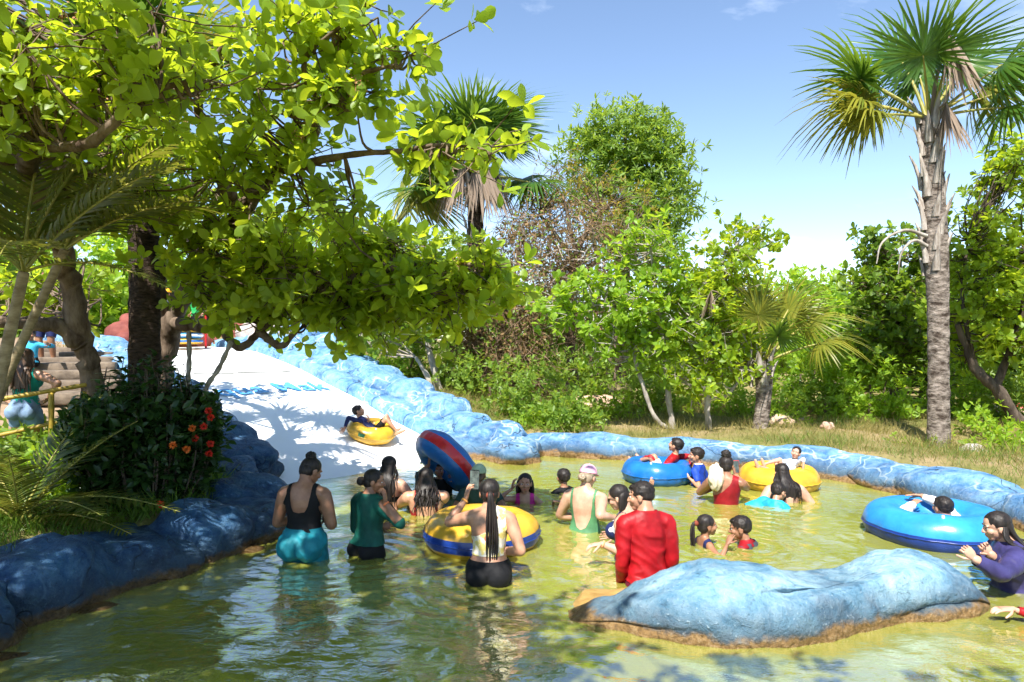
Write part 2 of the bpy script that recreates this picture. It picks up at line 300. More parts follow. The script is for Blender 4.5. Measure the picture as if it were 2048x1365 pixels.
lw = empty('rock_wall', (-3.4, 5.0, 0), 'blue painted boulder wall along the left bank, its shade put into the colour', 'rock wall'); lw['kind'] = 'thing'
for p, tg, k in along(LEFT_BASE[1:], 0.74):
    nrm = np.array((-tg[1], tg[0])); c = p + nrm * 0.42; yaw = math.atan2(tg[1], tg[0])
    boulder('boulder', (c[0], c[1], 0.0), (0.50, 0.50 + 0.06 * math.sin(k * 2), 0.38 + 0.06 * math.sin(k * 2.9)), yaw + random.uniform(-.2, .2), MAT['paint_shaded'], lw, k * 3.1 + 1, rough=0.26)
    G = Geo(); V, F = ICO[3]; W = V * np.array((0.5, 0.34, 0.16)) * (1 + 0.25 * pnoise(V, 1.7, k + 40.)[:, None]); W = W + np.array((p[0] + nrm[0] * 0.08, p[1] + nrm[1] * 0.08, -0.13)); G.add(W, F); G.obj('footing', MAT['paint_shaded'], lw)
rw = empty('rock_wall', (3.5, 10.6, 0), 'light blue painted rock wall with white veins along the far side of the pool', 'rock wall'); rw['kind'] = 'thing'
for p, tg, k in along(RIGHT_BASE[:9], 0.66):
    nrm = np.array((-tg[1], tg[0])); c = p + nrm * 0.40; yaw = math.atan2(tg[1], tg[0]); h = 0.27 + 0.04 * math.sin(k * 2.3)
    boulder('boulder', (c[0], c[1], 0.05), (0.74, 0.40, h), yaw + 0.25 + random.uniform(-.15, .15), MAT['paint'], rw, k * 2.3 + 90, rough=0.13)
    G = Geo(); V, F = ICO[3]; W = V * np.array((0.5, 0.2, 0.13)) * (1 + 0.3 * pnoise(V, 2.2, k + 70.)[:, None]); ca, sa = math.cos(yaw), math.sin(yaw); W = np.stack([W[:, 0] * ca - W[:, 1] * sa, W[:, 0] * sa + W[:, 1] * ca, W[:, 2]], 1)
    W = W + np.array((p[0] + nrm[0] * 0.12, p[1] + nrm[1] * 0.12, -0.04)); G.add(W, F); G.obj('footing', MAT['paint'], rw)
# the slide's two side walls
swl = empty('slide_wall', tuple(slide_pt(1, -0.6)), 'light blue boulder side wall on the right of the white slide', 'slide wall'); swl['kind'] = 'thing'
MAT['ledge'] = MAT['paint']; k = 0; s = -0.5
while s < 9.4:
    L = random.uniform(0.75, 1.1); G = Geo(); a = np.linspace(s + 0.012, s + L - 0.012, 6); prof = [(0.06, -0.25), (0.04, 0.12), (-0.02, 0.19), (-0.10, 0.22), (-0.42, 0.27), (-0.50, 0.10), (-0.50, -0.3)]
    V = [];
    for i_, q in enumerate(a):
        for w_, u_ in prof:
            e = 0.025 if i_ in (0, 5) else 0.0; pt = slide_pt(q, w_ - 0.05 - 0.02 * math.sin(q * 2.7)); V.append((pt.x, pt.y, pt.z + u_ * (1 if u_ > 0 else 1) - (e if u_ > 0 else 0) + 0.012 * math.sin(q * 5 + w_ * 7)))
    G.add(V, grid_faces(6, len(prof)))
    for e_ in (0, 5): G.add(V[e_ * 7:e_ * 7 + 7], [[0, 1, 2, 3], [0, 3, 4, 5], [0, 5, 6, 6]] if False else [[0, 1, 2], [0, 2, 3], [0, 3, 4], [0, 4, 5], [0, 5, 6]])
    G.obj('ledge_block', MAT['ledge'], swl); s += L
for k, s in enumerate(np.arange(-0.55, 9.5, 0.60)):
    big = 1.0 if s < 5.8 else 1.08; up = 0.23 if s < 5 else 0.20; c = slide_pt(s, -0.82 - 0.1 * math.sin(k * 1.9), up - 0.08)
    boulder('boulder', c, (0.47 * big, 0.52 * big, 0.33 * big + 0.05 * math.sin(k * 2.7)), R(135) + random.uniform(-.3, .3), MAT['paint'], swl, k * 1.9 + 200, rough=0.18)
for k, (s, w, z, r_) in enumerate(((6.4, -1.4, 0.28, .48), (7.1, -1.6, .42, .58), (7.9, -1.5, .48, .55), (8.8, -1.2, .42, .52))):
    boulder('boulder', slide_pt(s, w, z), (r_, r_ * .85, r_ * .75), k, MAT['paint'], swl, 300 + k, rough=0.2)
pt = slide_pt(-0.75, -0.35); boulder('boulder', (pt.x + 0.1, pt.y + 0.05, 0.02), (0.5, 0.36, 0.24), R(135), MAT['paint'], swl, 333, rough=0.2)
swr = empty('slide_wall', tuple(slide_pt(1, 3.5)), 'blue boulder side wall on the left of the slide ending in a grey nose', 'slide wall'); swr['kind'] = 'thing'
for k, s in enumerate(np.arange(0.75, 9.8, 0.55)):
    c = slide_pt(s, SW + 0.40 + 0.05 * math.sin(k * 2.1), 0.05)
    boulder('boulder', c, (0.74, 0.52, 0.34 + 0.05 * math.sin(k * 2.7)), R(135) + random.uniform(-.3, .3), MAT['paint_shaded'] if k < 7 else MAT['paint'], swr, k * 1.9 + 400, rough=0.18)
# island rock in the foreground
isl = np.array([(0.30, 4.72, -.06), (0.50, 4.70, .06), (0.75, 4.66, .17), (1.05, 4.62, .30), (1.35, 4.62, .375), (1.7, 4.66, .34), (2.0, 4.74, .25), (2.3, 4.84, .225), (2.55, 4.92, .26), (2.82, 5.0, .325), (3.02, 5.02, .315), (3.22, 5.0, .24), (3.38, 4.98, .10), (3.48, 4.98, -.06)])
wid = np.array([.04, .14, .26, .38, .45, .46, .44, .40, .38, .40, .38, .30, .16, .05]); sp_i = smooth_path([tuple(p) for p in isl], 12); wi = np.interp(np.linspace(0, 1, len(sp_i)), np.linspace(0, 1, len(wid)), wid)
na = 56; an = np.linspace(0, math.pi, na); V = []
for i_, (p, w_) in enumerate(zip(sp_i, wi)):
    for a in an:
        ca, sa = math.cos(a), math.sin(a); hz = p[2]; y_ = -w_ * np.sign(ca) * abs(ca) ** 0.8; z_ = hz * (sa ** 0.75 if hz > 0 else 1)
        q = np.array((p[0], p[1] + y_, z_)); q[2] += 0.05 * max(0, math.sin((p[0] - 1.7) * 2.1)) * math.exp(-((a - 0.95) / 0.22) ** 2) * (1.6 < p[0] < 3.1)
        V.append(q)
V = np.array(V); inner = np.repeat((wi > 0.2).astype(float), na)
nz = 0.030 * pnoise(V, 2.6, 11, 3) + 0.012 * pnoise(V, 9.0, 12, 2); cen = np.repeat(np.column_stack([sp_i[:, :2], sp_i[:, 2] * 0]), na, 0); V += unit(V - cen) * nz[:, None]
# a flowing overhang on the water side and the crack above the tide line
ang = np.tile(an, len(sp_i)); xx = V[:, 0]; lip = 0.30 + 0.10 * np.sin(xx * 2.2 + 0.6); fold = np.exp(-((ang - (1.02 + 0.16 * np.sin(xx * 3.1))) / 0.10) ** 2) * np.clip((xx - 1.5) / 0.25, 0, 1) * np.clip((2.75 - xx) / 0.25, 0, 1); V[:, 1] += 0.075 * fold; V[:, 2] -= 0.012 * fold
crk = np.exp(-((ang - (0.24 + 0.06 * np.sin(xx * 4) + 0.07 * np.sin(xx * 11.3) * np.sin(xx * 3.1))) / 0.045) ** 2) * np.clip(0.5 + 0.9 * np.sin(xx * 2.3 + .5), 0, 1); V[:, 1] += 0.035 * crk
rows = len(sp_i); skirt = np.concatenate([V.reshape(rows, na, 3)[:, :1] + np.array((0, -0.05, -0.55)), V.reshape(rows, na, 3), V.reshape(rows, na, 3)[:, -1:] + np.array((0, 0.1, -0.55))], 1)
G = Geo(); G.add(skirt.reshape(-1, 3), grid_faces(rows, na + 2)[:, ::-1])
for e_ in (0, rows - 1):
    ring = skirt[e_]; c = ring.mean(0); G.add(np.vstack([ring, c]), [[i_, i_ + 1, na + 2] for i_ in range(na + 1)])
isl_o = G.obj('island_rock', MAT['paint_island']); tag(isl_o, 'low two-humped pale blue painted rock standing alone in the foreground water', 'rock')
V, F = ICO[4]; W = V * np.array((0.42, 0.36, 0.16)) * (1 + 0.2 * pnoise(V, 2, 3)[:, None]) + np.array((0.78, 4.95, -0.10)); G = Geo(); G.add(W, F); MAT['ochre_rock'] = pmat('submerged_ochre_rock', (0.26, 0.15, 0.04), (0.42, 0.27, 0.09), 9, 0.5, bump=0.4)
G.obj('submerged_foot', MAT['ochre_rock'], isl_o)
# ---------------------------------------------------------------- plants: templates and scatter
def leaf_tpl(widths, curve=0.18, fold=0.22):
    n = len(widths); V = []
    for i, w in enumerate(widths):
        t = i / (n - 1); z = -curve * t * t
        V += [(-w, t, z + fold * w), (0, t, z), (w, t, z + fold * w)]
    F = []
    for i in range(n - 1):
        a = i * 3; F += [(a, a + 1, a + 4, a + 3), (a + 1, a + 2, a + 5, a + 4)]
    return np.array(V), np.array(F)
CASHEW = [leaf_tpl([.02, .13, .23, .29, .25, .06], c, f) for c, f in ((.12, .25), (.3, .15), (-.12, .2), (.2, .4))]
OVAL = [leaf_tpl([.03, .2, .22, .02], .2, .3)]
LANCE = [leaf_tpl([.02, .10, .02], .25, .3)]
BLADE = (np.array([(-.5, 0, 0), (.5, 0, 0), (-.35, .55, .0), (.35, .55, .0), (0, 1, -.0)]), None)
DIAM = (np.array([(0, 0, 0), (-.24, .55, .06), (0, 1, -.05), (.24, .55, .06)]), np.array([(0, 1, 2), (0, 2, 3)]))
def scatter(G, tpl, P, T, N, S, mi=0, tone=0.5):
    TV, TF = tpl; n = len(P)
    if n == 0: return
    T = unit(T); N = unit(N - T * (N * T).sum(1, keepdims=True)); X = np.cross(T, N); S = np.broadcast_to(np.asarray(S, float), (n,))
    V = P[:, None] + S[:, None, None] * (TV[None, :, 0:1] * X[:, None] + TV[None, :, 1:2] * T[:, None] + TV[None, :, 2:3] * N[:, None])
    F = TF[None] + (np.arange(n) * len(TV))[:, None, None]; m = len(TF)
    G.add(V.reshape(-1, 3), F.reshape(-1, TF.shape[1]), mi, np.repeat(np.broadcast_to(np.asarray(tone, float), (n,)), m))
def rosettes(C, A, k, rg, tight=(30, 88), jit=0.25):
    """k leaves around each centre C with axis A -> positions, directions, normals"""
    n = len(C); A = unit(A); ref = np.where(np.abs(A[:, 2:3]) > 0.9, np.array([[1., 0, 0]]), np.array([[0, 0, 1.]])); B = unit(np.cross(A, ref)); D = np.cross(A, B)
    ph = np.arange(k)[None] * 2.4 + rg.random((n, 1)) * 6.28; th = np.radians(np.linspace(tight[0], tight[1], k)[None] + rg.normal(0, 10, (n, k)))
    T = A[:, None] * np.cos(th)[..., None] + (B[:, None] * np.cos(ph)[..., None] + D[:, None] * np.sin(ph)[..., None]) * np.sin(th)[..., None]
    T = T + rg.normal(0, jit, T.shape) * 0.5; N = A[:, None] + np.array((0, -0.12, 0.25)) + rg.normal(0, jit, T.shape)
    P = C[:, None] - A[:, None] * (np.linspace(0, .07, k)[None, :, None])
    return P.reshape(-1, 3), T.reshape(-1, 3), N.reshape(-1, 3)
def blob_points(blobs, rg, shell=0.45):
    out = []; ax = []
    for c, r_, n in blobs:
        d = unit(rg.normal(size=(n, 3))); q = (shell + (1 - shell) * rg.random((n, 1))) ** 0.6; c = np.asarray(c, float)
        out.append(c + d * q * np.asarray(r_, float)); ax.append(d)
    return np.concatenate(out), np.concatenate(ax)
def BP(u, v, d, ru, rv, n, rd=None):
    k = d / FPX; return (tuple(PX(u, v, d)), (ru * k, (rd if rd else min(ru, rv) * 1.1 * k), rv * k), n)
MAT['bark'] = pmat('grey_brown_bark', (0.07, 0.045, 0.03), (0.22, 0.165, 0.12), 9, 0.9, 0.2, 0.9, 26, (1, 1, 0.35), 0.02)
MAT['bark_dark'] = pmat('dark_bark', (0.035, 0.025, 0.018), (0.13, 0.10, 0.075), 8, 0.9, 0.2, 0.9, 26, (1, 1, 0.3), 0.02)
MAT['bark_pale'] = pmat('pale_grey_bark', (0.20, 0.17, 0.14), (0.42, 0.38, 0.33), 7, 0.85, 0.2, 0.6, 24, (1, 1, 0.4), 0.015)
MAT['cashew'] = leafmat('cashew_leaf', (0.11, 0.21, 0.016), (0.29, 0.40, 0.034), (0.78, 0.92, 0.040), 0.50)
MAT['cashew_dk'] = leafmat('dark_cashew_leaf', (0.06, 0.13, 0.016), (0.17, 0.26, 0.025), (0.45, 0.62, 0.035), 0.45)
MAT['bright'] = leafmat('bright_green_leaf', (0.125, 0.25, 0.02), (0.28, 0.42, 0.04), (0.66, 0.88, 0.045), 0.48)
MAT['mid'] = leafmat('mid_green_leaf', (0.09, 0.175, 0.024), (0.22, 0.325, 0.048), (0.52, 0.68, 0.06), 0.45)
MAT['yellowleaf'] = leafmat('yellowing_leaf', (0.22, 0.18, 0.02), (0.48, 0.34, 0.03), (0.5, 0.4, 0.04), 0.35)
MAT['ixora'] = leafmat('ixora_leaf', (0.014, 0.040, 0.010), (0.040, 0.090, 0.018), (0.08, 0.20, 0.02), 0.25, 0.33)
MAT['drybrush'] = leafmat('dry_leaf', (0.12, 0.075, 0.03), (0.32, 0.20, 0.085), (0.36, 0.22, 0.08), 0.25, 0.8)
MAT['grass'] = leafmat('green_grass', (0.055, 0.13, 0.015), (0.15, 0.25, 0.03), (0.3, 0.48, 0.04), 0.4)
MAT['drygrass'] = leafmat('dry_grass', (0.13, 0.15, 0.03), (0.42, 0.33, 0.12), (0.45, 0.38, 0.1), 0.4, 0.7)
MAT['palm'] = leafmat('fan_palm_leaf', (0.028, 0.095, 0.015), (0.11, 0.20, 0.02), (0.26, 0.42, 0.03), 0.36, 0.35)
MAT['palm_y'] = leafmat('yellowing_palm_leaf', (0.11, 0.16, 0.02), (0.28, 0.26, 0.03), (0.45, 0.42, 0.04), 0.35, 0.4)
MAT['palm_dead'] = leafmat('dead_palm_leaf', (0.17, 0.12, 0.08), (0.40, 0.31, 0.24), (0.3, 0.2, 0.12), 0.15, 0.8)
MAT['petiole'] = pmat('palm_stalk', (0.16, 0.18, 0.03), (0.36, 0.30, 0.07), 6, 0.5)
MAT['flower_pink'] = pmat('dry_pink_panicle', (0.32, 0.14, 0.07), (0.50, 0.26, 0.14), 30, 0.9)
def in_view(P):
    d = np.maximum(P[:, 1], .1); u = 1024 + P[:, 0] / d * FPX; v = 682.5 - (P[:, 2] - CH) / d * FPX
    return (P[:, 1] > .5) & (u > -20) & (u < 2068) & (v > -20) & (v < 1385)
def tree(name, label, limbs, blobs, leafm, bark, lsize=0.13, ros=3, k=8, tpl=CASHEW, seed=1, parts=0, twigs=True, panicles=0, cat='tree', group=None, spread=0.2, shell=0.45, sides=9, tonec=0.5, updir=0.45, rtight=(30, 88)):
    rg = np.random.default_rng(seed); base = limbs[0][0]
    root = empty(name, tuple(base[:3]), label, cat, group); GT = Geo(); nodes = []
    for L in limbs:
        P = smooth_path([p[:3] for p in L], 6); rr = np.interp(np.linspace(0, 1, len(P)), np.linspace(0, 1, len(L)), [p[3] for p in L])
        P[1:-1] += rg.normal(0, 0.12, P[1:-1].shape) * rr[1:-1, None]; tube(GT, P, rr * (1 + 0.10 * rg.standard_normal(len(P)).clip(-1, 1)), sides, cap=True); nodes.append(P[len(P) // 4:])
    GT.obj('trunk', bark, root); nodes = np.concatenate(nodes)
    C, A = blob_points(blobs, rg, shell); n = len(C); GB = Geo()
    if twigs:
        for c in C:
            dd = np.linalg.norm(nodes - c, axis=1) + 0.8 * np.maximum(nodes[:, 2] - c[2], 0) + 4 * np.maximum(nodes[:, 1] - c[1] - .25, 0) * (c[1] < 3.95); q = nodes[dd.argmin()]; m = (q + c) / 2 + rg.normal(0, 0.08, 3) * np.linalg.norm(c - q) + (0, 0, -0.05)
            tube(GB, smooth_path([q, m, c], 3), np.linspace(0.016, 0.007, 7) * (1 if lsize > .1 else .8), 4)
    RC = (C[:, None] + rg.normal(0, spread, (n, ros, 3)) * np.array((1, 1, 0.75))); RA = unit(A[:, None] * 0.6 + np.array((0, 0, updir)) + rg.normal(0, 0.45, (n, ros, 3)))
    if twigs:
        for i in range(n):
            for j in range(ros): tube(GB, [C[i], (C[i] + RC[i, j]) / 2 + rg.normal(0, .02, 3), RC[i, j] + RA[i, j] * 0.02], [.007, .006, .004], 3)
        GB.obj('twigs', bark, root)['kind'] = 'stuff'
    P, T, N = rosettes(RC.reshape(-1, 3), RA.reshape(-1, 3), k, rg, rtight); S = lsize * rg.uniform(0.5, 1.2, len(P)); tone = np.clip(rg.normal(tonec, 0.33, len(P)), 0, 1)
    pick = np.zeros(len(P), bool)
    if parts:
        sc_ = np.where(in_view(P), S / P[:, 1], 0); pick[np.argsort(-sc_)[:parts]] = True
    G = Geo(); r_ = np.arange(len(P)) % len(tpl)
    for q, tp_ in enumerate(tpl):
        m = (r_ == q) & ~pick; scatter(G, tp_, P[m], T[m], N[m], S[m], 0, tone[m])
    G.obj('foliage', leafm, root, True, True)['kind'] = 'stuff'
    if parts:
        var = []
        for q in range(8):
            g = Geo(); g.add(*tpl[q % len(tpl)], 0, 0.2 + 0.09 * q); var.append(g.mesh('leaf', [leafm], True, True))
        for i in np.nonzero(pick)[0]:
            t_ = unit(T[i]); nn = unit(N[i] - t_ * (N[i] @ t_)); x = np.cross(t_, nn); s_ = S[i]; o = mk('leaf', var[i % 8], root)
            o.matrix_basis = Matrix(((x[0] * s_, t_[0] * s_, nn[0] * s_, P[i][0]), (x[1] * s_, t_[1] * s_, nn[1] * s_, P[i][1]), (x[2] * s_, t_[2] * s_, nn[2] * s_, P[i][2]), (0, 0, 0, 1)))
    if panicles:
        top = RC.reshape(-1, 3)[in_view(RC.reshape(-1, 3))]; sel = top[rg.permutation(len(top))[:panicles]]
        for c in sel:
            g = Geo(); tube(g, [c, c + (0, 0, .16)], [.004, .002], 4)
            q = c + np.array((0, 0, .13)) + rg.normal(0, 1, (42, 3)) * (.045, .045, .035); scatter(g, DIAM, q, rg.normal(size=(42, 3)), rg.normal(size=(42, 3)), 0.022); g.obj('flower_panicle', MAT['flower_pink'], root)['kind'] = 'stuff'
    return root
def L(*pts): return [(*PX(u, v, d), r_) for u, v, d, r_ in pts]

# ---- the big cashew whose crown hangs over the pool
gA = (-4.75, 9.0, Hs(-4.75, 9.0) - .1)
limbsA = [[(*gA, .2)] + L((318, 760, 9, .15), (335, 690, 8.95, .135), (352, 620, 8.8, .125), (385, 565, 8.6, .115), (405, 520, 8.4, .10)),
          L((345, 655, 8.9, .10), (322, 600, 8.7, .08), (318, 545, 8.5, .09), (300, 450, 8.0, .07), (270, 330, 7.3, .05), (180, 180, 6.6, .03)),
          L((352, 645, 8.8, .10), (400, 655, 8.6, .07), (440, 650, 8.4, .06), (460, 680, 8.3, .055), (485, 694, 8.2, .05), (515, 668, 8.1, .04), (545, 640, 8, .03)),
          L((515, 660, 8.1, .05), (545, 685, 8.05, .045), (565, 692, 8, .04), (590, 665, 7.9, .03)),
          L((405, 520, 8.4, .12), (550, 545, 7.8, .09), (690, 560, 7.3, .07), (800, 590, 7.0, .045), (900, 580, 6.7, .025)),
          L((690, 560, 7.3, .05), (830, 530, 6.9, .035), (950, 530, 6.6, .02)),
          L((405, 520, 8.4, .12), (480, 430, 7.4, .09), (550, 345, 6.5, .06), (622, 280, 6.0, .045), (640, 210, 5.7, .032), (705, 155, 5.4, .022), (790, 130, 5.2, .012)),
          L((555, 342, 6.5, .05), (690, 312, 5.9, .03), (800, 302, 5.6, .022), (880, 290, 5.4, .016), (975, 300, 5.2, .010)),
          L((480, 430, 7.4, .08), (420, 300, 6.6, .055), (400, 180, 6.0, .04), (470, 60, 5.6, .025)),
          L((640, 215, 5.7, .03), (610, 120, 5.5, .02), (700, 40, 5.3, .012)),
          [(*PX(405, 520, 8.4), .11), (-4.8, 9.8, 3.5, .08), (-5.8, 10.2, 3.8, .05), (-6.6, 10.6, 4.0, .03)], L((405, 520, 8.4, .08), (430, 400, 8.2, .04), (470, 330, 8.0, .02))]
blobsA = [BP(640, 560, 7.3, 180, 62, 92), BP(480, 565, 7.8, 120, 60, 52), BP(880, 580, 6.8, 85, 48, 56), BP(965, 545, 6.55, 40, 32, 12), BP(740, 495, 7.1, 75, 32, 24), BP(470, 465, 7.5, 140, 60, 52),
          BP(520, 345, 6.4, 160, 52, 22), BP(660, 405, 6.3, 70, 32, 10), BP(330, 400, 7.2, 120, 90, 28), BP(710, 190, 5.5, 70, 38, 13), BP(795, 118, 5.25, 32, 20, 6), BP(870, 298, 5.4, 60, 22, 10), BP(975, 302, 5.2, 22, 16, 4),
          BP(430, 150, 5.7, 120, 60, 17), BP(600, 70, 5.5, 130, 40, 22), BP(720, 25, 5.3, 40, 25, 6), BP(560, 235, 5.9, 90, 30, 11), BP(250, 270, 6.8, 110, 70, 24),
          BP(560, 625, 8.0, 90, 34, 20), BP(730, 628, 7.3, 100, 32, 30),
          ((-5.8, 10.3, 4.0), (1.2, .6, .35), 34)]
tree('cashew_tree', 'large spreading cashew tree overhanging the pool, its low trunk left of the slide', limbsA, blobsA, MAT['cashew'], MAT['bark'], 0.145, 3, 7, seed=11, parts=300, panicles=14)
# ---- second cashew: the limb reaching in at the upper left
gB = (-4.85, 7.5, Hs(-4.85, 7.5) - .1)
limbsB = [[(*gB, .15)] + L((185, 800, 7.5, .11), (175, 720, 7.4, .10), (155, 640, 7.3, .105), (135, 540, 7.1, .11), (110, 440, 6.4, .09), (60, 350, 5.4, .075), (70, 295, 4.8, .05), (130, 295, 4.6, .042), (185, 283, 4.5, .038), (240, 235, 4.4, .030), (290, 190, 4.35, .024), (385, 160, 4.3, .012)),
          L((165, 690, 7.35, .12), (120, 655, 7.2, .08), (50, 648, 7.0, .07), (-60, 640, 6.8, .05)),
          L((60, 350, 5.4, .07), (-60, 260, 4.9, .055), (-200, 120, 4.4, .045), (-350, 0, 4.0, .03)), L((60, 300, 4.8, .04), (20, 200, 4.9, .03), (60, 60, 4.6, .02)), L((110, 440, 6.4, .1), (160, 250, 5.8, .06), (200, 60, 5.4, .04)),
          [(*PX(-350, 0, 4.0), .04), (-3.4, 3.2, 4.3, .035), (-1.8, 2.3, 4.4, .025), (-.9, 1.9, 4.4, .015)], [(*PX(-350, 0, 4.0), .04), (-3.6, 2.6, 4.4, .03), (-3.0, 1.0, 4.5, .022)], [(*PX(-350, 0, 4.0), .05), (-2.6, 1.2, 4.5, .04), (-.5, .2, 4.5, .03), (2.0, 0, 4.6, .02), (4.0, 0, 4.7, .01)]]  # last limb is unseen, added to carry shading foliage behind the camera
blobsB = [BP(70, 120, 4.5, 130, 90, 26), BP(230, 125, 4.5, 100, 60, 15), BP(50, 240, 4.7, 100, 50, 14), BP(330, 180, 4.4, 80, 45, 11), BP(140, 210, 5.4, 130, 70, 15), BP(320, 50, 4.6, 70, 45, 8), BP(30, 400, 6.4, 90, 70, 16), BP(60, 590, 8.6, 90, 40, 26), BP(150, 600, 9, 60, 36, 14),
          BP(220, 340, 6.6, 100, 60, 17), ((-2.2, 3.4, 4.45), (1.0, .45, .25), 56), ((-3.8, 2.1, 4.35), (1.4, 1.0, .4), 170), ((-2.1, 2.1, 4.3), (1.2, .9, .32), 150), ((-3.4, .5, 4.4), (1.5, 1.1, .45), 170), ((-1.5, .7, 4.4), (1.1, .9, .35), 110), ((-.9, 1.7, 4.4), (.6, .5, .25), 12), ((-2.4, 1.3, 4.5), (1.5, .6, .3), 110), ((.4, .2, 4.5), (1.1, .5, .3), 90), ((2.1, -.05, 4.6), (1.1, .5, .3), 80), ((3.7, 0.0, 4.7), (1.0, .5, .3), 60), ((-4.2, 4.1, 4.4), (.6, 1.0, .5), 100), ((-4.9, 5.5, 4.6), (.9, .9, .5), 70)]  # clumps reaching right behind the camera: unseen, added to shade the foreground water
tree('cashew_tree', 'cashew tree with a bent trunk and big bright leaves at the upper left', limbsB, blobsB, MAT['cashew'], MAT['bark'], 0.125, 3, 7, seed=23, parts=300, panicles=7)

# ---------------------------------------------------------------- palms
def fan_mesh(name, pet, blade, rg, mat, droop=0.35, fold=0.25, n=46, span=158, dead=False, w=0.030):
    G = Geo(); sag = 0.10 * pet
    pp = [(0, t * pet, -sag * t * t) if not dead else (0, .30 * t ** 2, pet * t) for t in np.linspace(0, 1, 6)]; tube(G, pp, np.linspace(.032, .013, 6), 5, 1)
    hub = np.array(pp[-1], float); sl = np.array((0, 1, -0.2))
    for i, ph in enumerate(np.radians(np.linspace(-span, span, n))):
        Ls = blade * (0.78 + 0.22 * math.cos(ph)) * rg.uniform(0.72, 1.08); ph = ph + rg.normal(0, .03); d = np.array((math.sin(ph), math.cos(ph), -fold * abs(math.sin(ph)) + 0.25 * math.cos(ph / 2)))
        if dead: d = np.array((0.34 * math.sin(ph), 0.25 * math.cos(ph) + 0.1, -1.0)) + rg.normal(0, .06, 3)
        d /= np.linalg.norm(d); side = np.cross(d, (0, 0, 1)) if not dead else np.array((math.cos(ph * .6), math.sin(ph * .6), 0)); side /= np.linalg.norm(side) + 1e-9; dr = droop * rg.uniform(0.6, 1.5) * (0 if dead else 1)
        ts = np.array([0.0, .3, .55, .8, 1.0]); wd = np.array([.25, 1.0, .85, .55, .06]) * w * (1 if i % 2 else .8); V = []
        for t, ww in zip(ts, wd):
            c = hub + d * Ls * t + np.array((0, 0, -1)) * dr * Ls * max(0, t - .25) ** 2 * 1.5; V += [c - side * ww, c + (0, 0, ww * .35), c + side * ww]
        F = []
        for q in range(4): a = q * 3; F += [(a, a + 1, a + 4, a + 3), (a + 1, a + 2, a + 5, a + 4)]
        G.add(V, F, 0, float(np.clip(rg.normal(.5, .25), 0, 1)))
    return G.mesh(name, [mat, MAT['petiole'] if not dead else MAT['palm_dead']], True, True)
def place(o, loc, az, el, roll=0, s=1.0):
    """local +Y points outward at azimuth az (0 = +Y, 90 = +X) and elevation el"""
    o.matrix_basis = Matrix.Translation(loc) @ Matrix.Rotation(-R(az), 4, 'Z') @ Matrix.Rotation(R(el), 4, 'X') @ Matrix.Rotation(R(roll), 4, 'Y') @ Matrix.Scale(s, 4)
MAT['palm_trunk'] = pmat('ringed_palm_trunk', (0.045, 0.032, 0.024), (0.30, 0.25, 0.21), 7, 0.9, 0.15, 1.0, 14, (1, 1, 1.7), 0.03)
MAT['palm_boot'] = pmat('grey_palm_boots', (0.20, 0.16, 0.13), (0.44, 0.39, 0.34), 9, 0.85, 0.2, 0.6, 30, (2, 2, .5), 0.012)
MAT['dark_trunk'] = pmat('dark_palm_trunk', (0.018, 0.013, 0.010), (0.085, 0.06, 0.045), 12, 0.95, 0.1, 1.0, 16, (1, 1, 3), 0.03)  # dark brown trunk colour shared by two palms
def palm_trunk(root, pts, rad, mat, seed, ring=0.05, name='trunk'):
    P = smooth_path(pts, 26); rr = np.interp(np.linspace(0, 1, len(P)), np.linspace(0, 1, len(rad)), rad); rg = np.random.default_rng(seed)
    rr = rr * (1 + ring * (np.arange(len(P)) % 3 == 0) + rg.normal(0, .018, len(P))); G = Geo(); tube(G, P, rr, 16, cap=True); return G.obj(name, mat, root)
def boots(root, base, top, r0, n, seed, mat, ln=0.3, out=18):
    rg = np.random.default_rng(seed); base = np.array(base); top = np.array(top)
    for i in range(n):
        f = (i + .5) / n; c = base + (top - base) * f; az = i * 2.4 + rg.normal(0, .2); d = np.array((math.cos(az), math.sin(az), 0)); l_ = ln * rg.uniform(.7, 1.25); o_ = math.tan(R(out * rg.uniform(.3, 1.3))); G = Geo(); V = []; s_ = np.array((-d[1], d[0], 0))
        for t, w, th in ((0, .16, .05), (.35, .13, .05), (.7, .075, .04), (1, .015, .015)):
            q = c + d * (r0 * 1.0 + l_ * t * t * o_) + np.array((0, 0, l_ * t)); V += [q - s_ * w * .5, q + d * th, q + s_ * w * .5, q - d * th * .3]
        F = [(a + b, a + (b + 1) % 4, a + 4 + (b + 1) % 4, a + 4 + b) for a in (0, 4, 8) for b in range(4)]; G.add(V, F); G.add(V[12:], [(0, 1, 2, 3)]); G.obj('leaf_base', mat, root)
rp = np.random.default_rng(5)
FAN = {k: [fan_mesh('frond', 1.05, 1.12, rp, MAT[m], dr, fo, n_, span_, dead, wd_) for dr, fo in ((.35, .2), (.55, .35), (.8, .5))] for k, m, n_, span_, dead, wd_ in (('g', 'palm', 46, 158, False, .030), ('y', 'palm_y', 46, 150, False, .028))}
FAN['d'] = [fan_mesh('frond', .12, 1.0, rp, MAT['palm_dead'], 0, 0, 40, 170, True, .022)]
FAN['dl'] = [fan_mesh('frond', .85, 1.0, rp, MAT['palm_dead'], 0, 0, 46, 170, True, .024)]
FAN['s'] = [fan_mesh('frond', .95, .80, rp, MAT['palm_y'], dr, fo, 40, 158, False, .024) for dr, fo in ((.4, .25), (.75, .4))]
FAN['sg'] = [fan_mesh('frond', .95, .80, rp, MAT['palm'], dr, fo, 40, 158, False, .024) for dr, fo in ((.4, .25), (.75, .4))]
